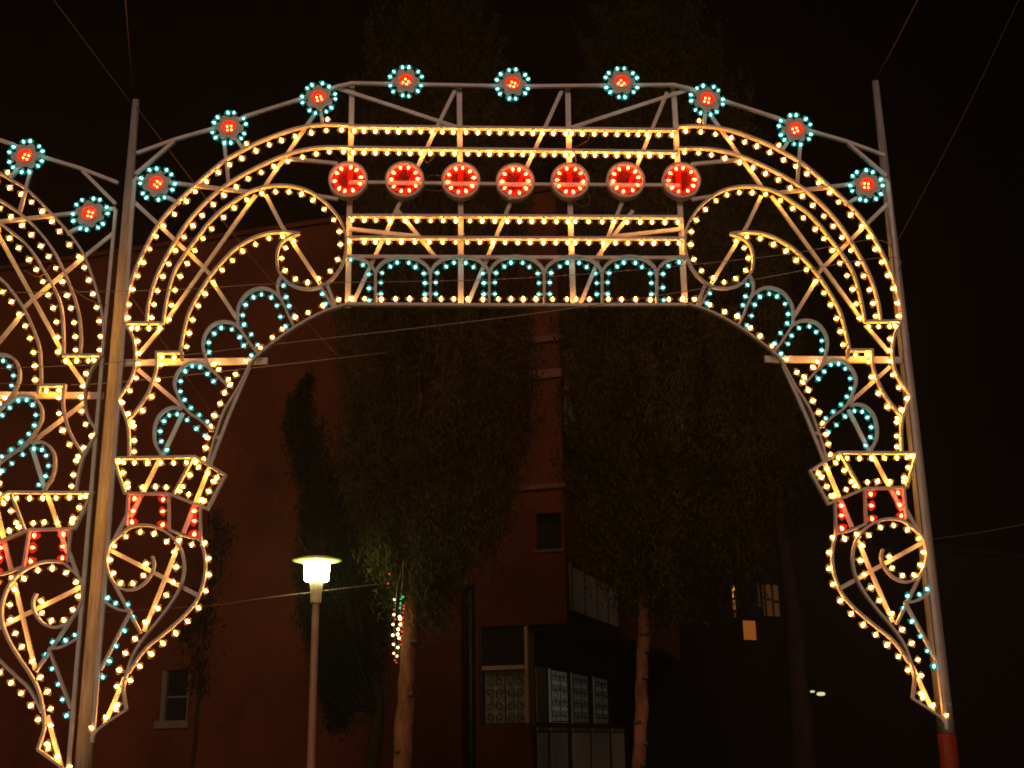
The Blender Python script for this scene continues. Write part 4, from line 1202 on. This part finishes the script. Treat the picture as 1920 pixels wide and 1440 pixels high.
def make_arch(x_off, z_off, label, half, near_x, seed):
    """half: only what stands right of the middle. near_x: bulbs left of this line are joined, the photo shows none of them."""
    rnd = random.Random(seed)
    root = empty('light_arch', (x_off, 0, z_off), 0, label, 'light arch', 'arches of coloured bulbs over the street')
    singles, rest = [], []
    def place(col, x, z, dx, dz, parent):
        singles.append((col, bulb_matrix(x, -0.004, z, dx, dz, rnd), parent, x))
    idx = 0
    for ri, (name, kind, pts, mirror) in enumerate(RAILS):
        for sgn in ((1, -1) if mirror else (1,)):
            if half and sgn == 1 and mirror: continue
            P = [(sgn * x, z) for x, z in pts]
            if half and not mirror:
                P = [q for q in P] if min(q[0] for q in P) > -0.1 else [q for q in P if q[0] > -0.2]
                if len(P) < 2: continue
            hw, y0, y1 = SECTION[kind]
            if name in ('lamp_rail', 'bottom_rail'): hw = 0.014
            if name == 'crossbar': hw = 0.031
            jit = (idx % 23) * 0.0006
            idx += 1
            bm = bmesh.new()
            strip(bm, P if kind in ('poly', 'flat', 'beam', 'rod') or len(P) < 3 else smooth_line(P), hw, y0 + jit * 0.9, y1 + jit)
            o = obj(name, bm, 'white_paint', root)
            for (col, r, x, z, dx, dz, m) in BULBS:
                if r != ri: continue
                for s2 in ((1, -1) if m else (1,)):
                    if mirror and m and s2 != sgn: continue
                    if half and s2 * x < -0.2: continue
                    place(col, s2 * x, z, s2 * dx, dz, o)
    if not half or True:
        bm = bmesh.new()
        pass
    for (x, z, ph, m) in ROSETTES:
        for s in ((1, -1) if m else (1,)):
            if half and s * x < -0.2: continue
            cx, phase = s * x, (ph if s == 1 else 180 - ph)
            bm = bmesh.new()
            nn = 48
            oc = [[], []]; ic = [[], []]
            for k in range(nn):
                a = 2 * pi * k / nn
                lob = cos(6 * (a - RAD(phase) - pi / 6))
                r = 0.118 + 0.024 * lob * (1 if lob > 0 else 0.5)
                for f, y in ((0, -0.052), (1, -0.030)):
                    oc[f].append(bm.verts.new((r * cos(a), y, r * sin(a))))
                    ic[f].append(bm.verts.new((0.070 * cos(a), y, 0.070 * sin(a))))
            for k in range(nn):
                j = (k + 1) % nn
                bm.faces.new((oc[0][k], oc[0][j], ic[0][j], ic[0][k])); bm.faces.new((oc[1][k], ic[1][k], ic[1][j], oc[1][j]))
                bm.faces.new((oc[0][k], oc[1][k], oc[1][j], oc[0][j])); bm.faces.new((ic[0][k], ic[0][j], ic[1][j], ic[1][k]))
            ro = obj('rosette', bm, 'white_paint', root)
            ro.location = (cx, 0, z)
            bm = bmesh.new()
            lip = []
            for r, y in ((0.069, -0.060), (0.069, 0.010), (0.0, 0.014)):
                lip.append([bm.verts.new((r * cos(2 * pi * k / 24), y, r * sin(2 * pi * k / 24))) for k in range(24)] if r else [bm.verts.new((0, y, 0))])
            for k in range(24):
                j = (k + 1) % 24
                bm.faces.new((lip[0][k], lip[0][j], lip[1][j], lip[1][k])); bm.faces.new((lip[1][k], lip[1][j], lip[2][0]))
            obj('red_dish', bm, 'red_dish', ro)
            for k in range(12):
                a = RAD(phase + 60 * (k // 2) + (11.5 if k % 2 else -11.5) + rnd.uniform(-2, 2))
                r = 0.163 + rnd.uniform(-.006, .006)
                singles.append(('t', bulb_matrix(r * cos(a), -0.035, r * sin(a), cos(a), sin(a), rnd), ro, cx))
            t0 = rnd.uniform(0, 1.5)
            for k in range(4):
                a = t0 + k * pi / 2 + rnd.uniform(-.15, .15)
                d = Matrix.Translation((0.028 * cos(a), -0.030, 0.028 * sin(a))) @ Vector((0.2 * cos(a), -1, 0.2 * sin(a))).to_track_quat('Z', 'Y').to_matrix().to_4x4() @ Matrix.Diagonal((.66, .66, .66, 1))
                singles.append(('r', d, ro, cx))
    for (x, z, m) in RINGS:
        for s in ((1, -1) if m else (1,)):
            if half and s * x < -0.2: continue
            cx = s * x
            bm = bmesh.new()
            nn = 40
            R = []
            for (r, y) in ((0.190, -0.045), (0.190, 0.0545), (0.168, 0.0545), (0.168, -0.045)):
                R.append([bm.verts.new((r * cos(2 * pi * k / nn), y, r * sin(2 * pi * k / nn))) for k in range(nn)])
            for a in range(4):
                b = (a + 1) % 4
                for k in range(nn):
                    j = (k + 1) % nn
                    f = bm.faces.new((R[a][k], R[b][k], R[b][j], R[a][j])); f.smooth = a in (0, 2)
            ro = obj('ring', bm, 'white_paint', root)
            ro.location = (cx, 0, z)
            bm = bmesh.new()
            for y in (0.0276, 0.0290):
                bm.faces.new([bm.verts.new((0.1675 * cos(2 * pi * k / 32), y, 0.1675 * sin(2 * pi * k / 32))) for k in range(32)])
            obj('red_glow_film', bm, 'red_glow_film', ro)  # added disc painting the red glow, the ring itself is open
            t0 = rnd.uniform(-.2, .2)
            nb = 10
            for k in range(nb):
                a = t0 + 2 * pi * k / nb + rnd.uniform(-.09, .09)
                singles.append(('r', bulb_matrix(0.131 * cos(a), -0.035, 0.131 * sin(a), -cos(a), -sin(a), rnd), ro, cx))
    # the bulbs: singly while the photo shows them and there are at most 300 of a colour, the rest joined
    cam_p = Vector((-0.5 - x_off, -11.0, 1.6 - z_off))
    for col, (name, me) in BULB.items():
        of = [b for b in singles if b[0] == col]
        of.sort(key=lambda b: (b[3] < near_x, ((b[2].matrix_basis @ b[1]).translation - cam_p).length))
        far = [b for i, b in enumerate(of) if i >= 300 or b[3] < near_x]
        for b in of[:len(of) - len(far)]:
            o = bpy.data.objects.new(name, DIM if col == 'a' and rnd.random() < 0.08 else me)
            COL.objects.link(o)
            o.parent = b[2]
            o.matrix_local = b[1]
        if far:
            bm = bmesh.new()
            for b in far:
                n0 = len(bm.verts)
                bm.from_mesh(me)
                bm.verts.ensure_lookup_table()
                mt = (Matrix.Translation(b[2].location) if b[2] is not root else Matrix()) @ b[1]
                for v in bm.verts[n0:]: v.co = mt @ v.co
            jm = bpy.data.meshes.new(name)
            bm.to_mesh(jm); bm.free()
            for m in me.materials: jm.materials.append(m)
            tag(obj(name, jm, None, root), kind='stuff')
    # loose lengths of flex hanging from the frame
    if not half:
        for pts in ([(0.58, 7.25), (0.60, 7.05), (0.59, 6.98)], [(0.66, 6.80), (0.72, 6.70), (0.70, 6.61), (0.62, 6.60), (0.55, 6.66)],
                    [(-0.93, 7.16), (-0.90, 7.08), (-0.84, 7.07), (-0.78, 7.15)], [(-0.93, 6.86), (-0.82, 6.92), (-0.70, 6.92), (-0.62, 6.88)],
                    [(-0.93, 6.80), (-0.82, 6.76), (-0.70, 6.77), (-0.6, 6.82)], [(0.60, 7.24), (0.72, 7.30), (0.74, 7.38)]):
            bm = bmesh.new()
            tube(bm, [(x, -0.03 + 0.01 * math.sin(i), z) for i, (x, z) in enumerate(smooth_line(pts, 5))], 0.0035, 5)
            obj('loose_flex', bm, 'steel_wire', root)
    else:
        for pts in ([(2.9, 6.25), (3.05, 6.18), (3.15, 6.30)], [(2.62, 5.6), (2.6, 5.3), (2.75, 5.15), (3.15, 5.12)], [(3.1, 6.4), (3.45, 6.0), (3.7, 5.9)], [(2.4, 6.1), (2.55, 6.4), (2.75, 6.6)]):
            bm = bmesh.new()
            tube(bm, [(x, -0.03, z) for x, z in smooth_line(pts, 5)], 0.0035, 5)
            obj('loose_flex', bm, 'steel_wire', root)
    return root

make_arch(0.0, 0.0, 'large arch of amber, teal and red bulbs spanning the whole picture', False, -9, 5)
make_arch(-7.559, -0.316, 'neighbouring arch of bulbs cut off by the left edge beyond the grey pole', True, 2.55, 9)

# ------------------------------------------------------------------ cables and guy wires
def wire(name, label, pts, r, mat, cat='wire'):
    bm = bmesh.new()
    tube(bm, smooth_line(pts, 6), r, 5)
    tag(obj(name, bm, mat, None, True), label, cat, 'wires strung about the arch')
wire('cable', 'pale cable rising from lower left across the underside of the beam', [(-12, -0.4, 4.6), (-4.64, -0.4, 4.85), (-3.56, -0.4, 4.91), (-2.29, -0.4, 5.06), (-0.07, -0.4, 5.33), (1.71, -0.4, 5.60), (3.42, -0.4, 5.91), (3.79, 0.2, 6.0)], 0.004, 'pale_wire', 'cable')
wire('cable', 'thin cable running almost level through the middle of the arcade of teal bulbs', [(-12, -0.3, 5.6), (-4.27, -0.3, 5.61), (-2.22, -0.3, 5.69), (-0.24, -0.3, 5.73), (1.16, -0.3, 5.83), (2.52, -0.3, 5.98), (3.40, -0.3, 6.13), (3.79, 0.22, 6.2)], 0.0035, 'pale_wire', 'cable')
wire('cable', 'dark cable against the red wall from the left crossbar to the tall tree', [(-4.6, 1.4, 5.22), (-4.1, 1.5, 5.28), (-2.81, 1.5, 5.42), (-1.9, 2.0, 5.69), (-1.2, 3.6, 6.3)], 0.008, 'wire', 'cable')
wire('guy_wire', 'rust coloured guy wire slanting from the left pole top down to the tall tree', [(-3.83, 0.28, 7.84), (-3.07, 2.0, 7.10), (-2.43, 3.0, 6.50), (-1.95, 3.4, 6.05), (-1.25, 3.6, 5.45)], 0.0055, 'steel_wire', 'guy wire')
wire('guy_wire', 'rust coloured guy wire slanting down inside the left flank of the arch', [(-3.80, 0.28, 5.88), (-3.52, 1.0, 5.48), (-3.3, 2.0, 5.13), (-2.9, 3.6, 4.6), (-2.2, 8.8, 3.2)], 0.005, 'steel_wire', 'guy wire')
wire('guy_wire', 'guy wire from the left pole top up to the upper left corner', [(-3.84, 0.15, 7.80), (-4.68, -0.1, 8.90), (-6.5, -0.3, 11.3)], 0.004, 'steel_wire', 'guy wire')
wire('guy_wire', 'steep guy wire from the left pole top straight up out of the picture', [(-3.83, 0.13, 7.98), (-3.62, -1.0, 8.22), (-3.2, -3.2, 8.8)], 0.004, 'steel_wire', 'guy wire')
wire('guy_wire', 'long guy wire from the right pole up to the upper right corner', [(3.86, 0.32, 6.38), (5.25, 1.5, 8.45), (6.88, 3.0, 10.97), (8.0, 4.0, 12.7)], 0.004, 'steel_wire', 'guy wire')
wire('guy_wire', 'short guy wire from the right pole tip to the top edge', [(3.80, 0.28, 8.20), (3.65, -0.4, 7.97), (3.37, -2.0, 7.62), (3.0, -4.5, 7.2)], 0.004, 'steel_wire', 'guy wire')
wire('cable', 'thin cable passing the street lamp below its lantern', [(-4.9, 2.7, 3.0), (-3.45, 3.0, 3.10), (-2.74, 3.1, 3.20), (-1.69, 3.5, 3.37), (-1.30, 3.6, 3.42)], 0.003, 'steel_wire', 'cable')
wire('cable', 'thin faint cable from the right pole towards the right edge', [(3.84, 0.35, 3.36), (5.04, 1.0, 3.60), (8, 2.4, 4.3)], 0.004, 'steel_wire', 'cable')

# ------------------------------------------------------------------ little glints by the tall tree's trunk, added for reflections of the arch
fl = empty('reflected_glints', (-1.304, 3.35, 3.329), 0, 'tiny white, green and red glints standing for reflected arch lights beside the pale trunk', 'reflected lights')
bm = bmesh.new()
tube(bm, [(0.075, 0, 0.3), (0.05, 0, -0.17), (0.025, 0, -0.82)], 0.004, 5); tube(bm, [(0.075, 0, 0.3), (0.0, 0.02, 0.0), (-0.026, 0, -0.43), (0.0, 0, -0.86)], 0.004, 5)
obj('added_flex', bm, 'wire', fl)  # made-up flex joining the glints
fm = {}
for k, m in (('w', 'glint_white'), ('r', 'glint_red'), ('g', 'glint_green')):
    bm = bmesh.new(); lathe(bm, [(0, -0.5), (0.42, -0.28), (0.5, 0.05), (0.36, 0.36), (0, 0.5)], 8)
    me = bpy.data.meshes.new('tiny_glint'); bm.to_mesh(me); bm.free(); me.materials.append(M[m])
    for p in me.polygons: p.use_smooth = True
    fm[k] = me
for (x, z, k, s) in GLINTS:
    o = bpy.data.objects.new('tiny_glint', fm[k]); COL.objects.link(o); o.parent = fl
    o.location = (x - (-1.304), random.uniform(-.03, .03), z - 3.329); o.scale = (s, s, s)

# ------------------------------------------------------------------ thin haze added to hint at the lens glow round the lamps
if HAZE > 0:
    bm = bmesh.new()
    box(bm, -320, 320, -62, 320, -2.0, 16.0)
    h = obj('lens_glow_haze', bm, None)
    hm = bpy.data.materials.new('lens_glow_haze')
    hm.use_nodes = True
    nt = hm.node_tree
    nt.nodes.remove(nt.nodes['Principled BSDF'])
    pv = nt.nodes.new('ShaderNodeVolumePrincipled')
    pv.inputs['Color'].default_value = (0.9, 0.88, 0.86, 1)
    pv.inputs['Density'].default_value = HAZE
    pv.inputs['Anisotropy'].default_value = 0.6
    nt.links.new(pv.outputs['Volume'], nt.nodes['Material Output'].inputs['Volume'])
    h.data.materials.append(hm)
    tag(h, kind='stuff')
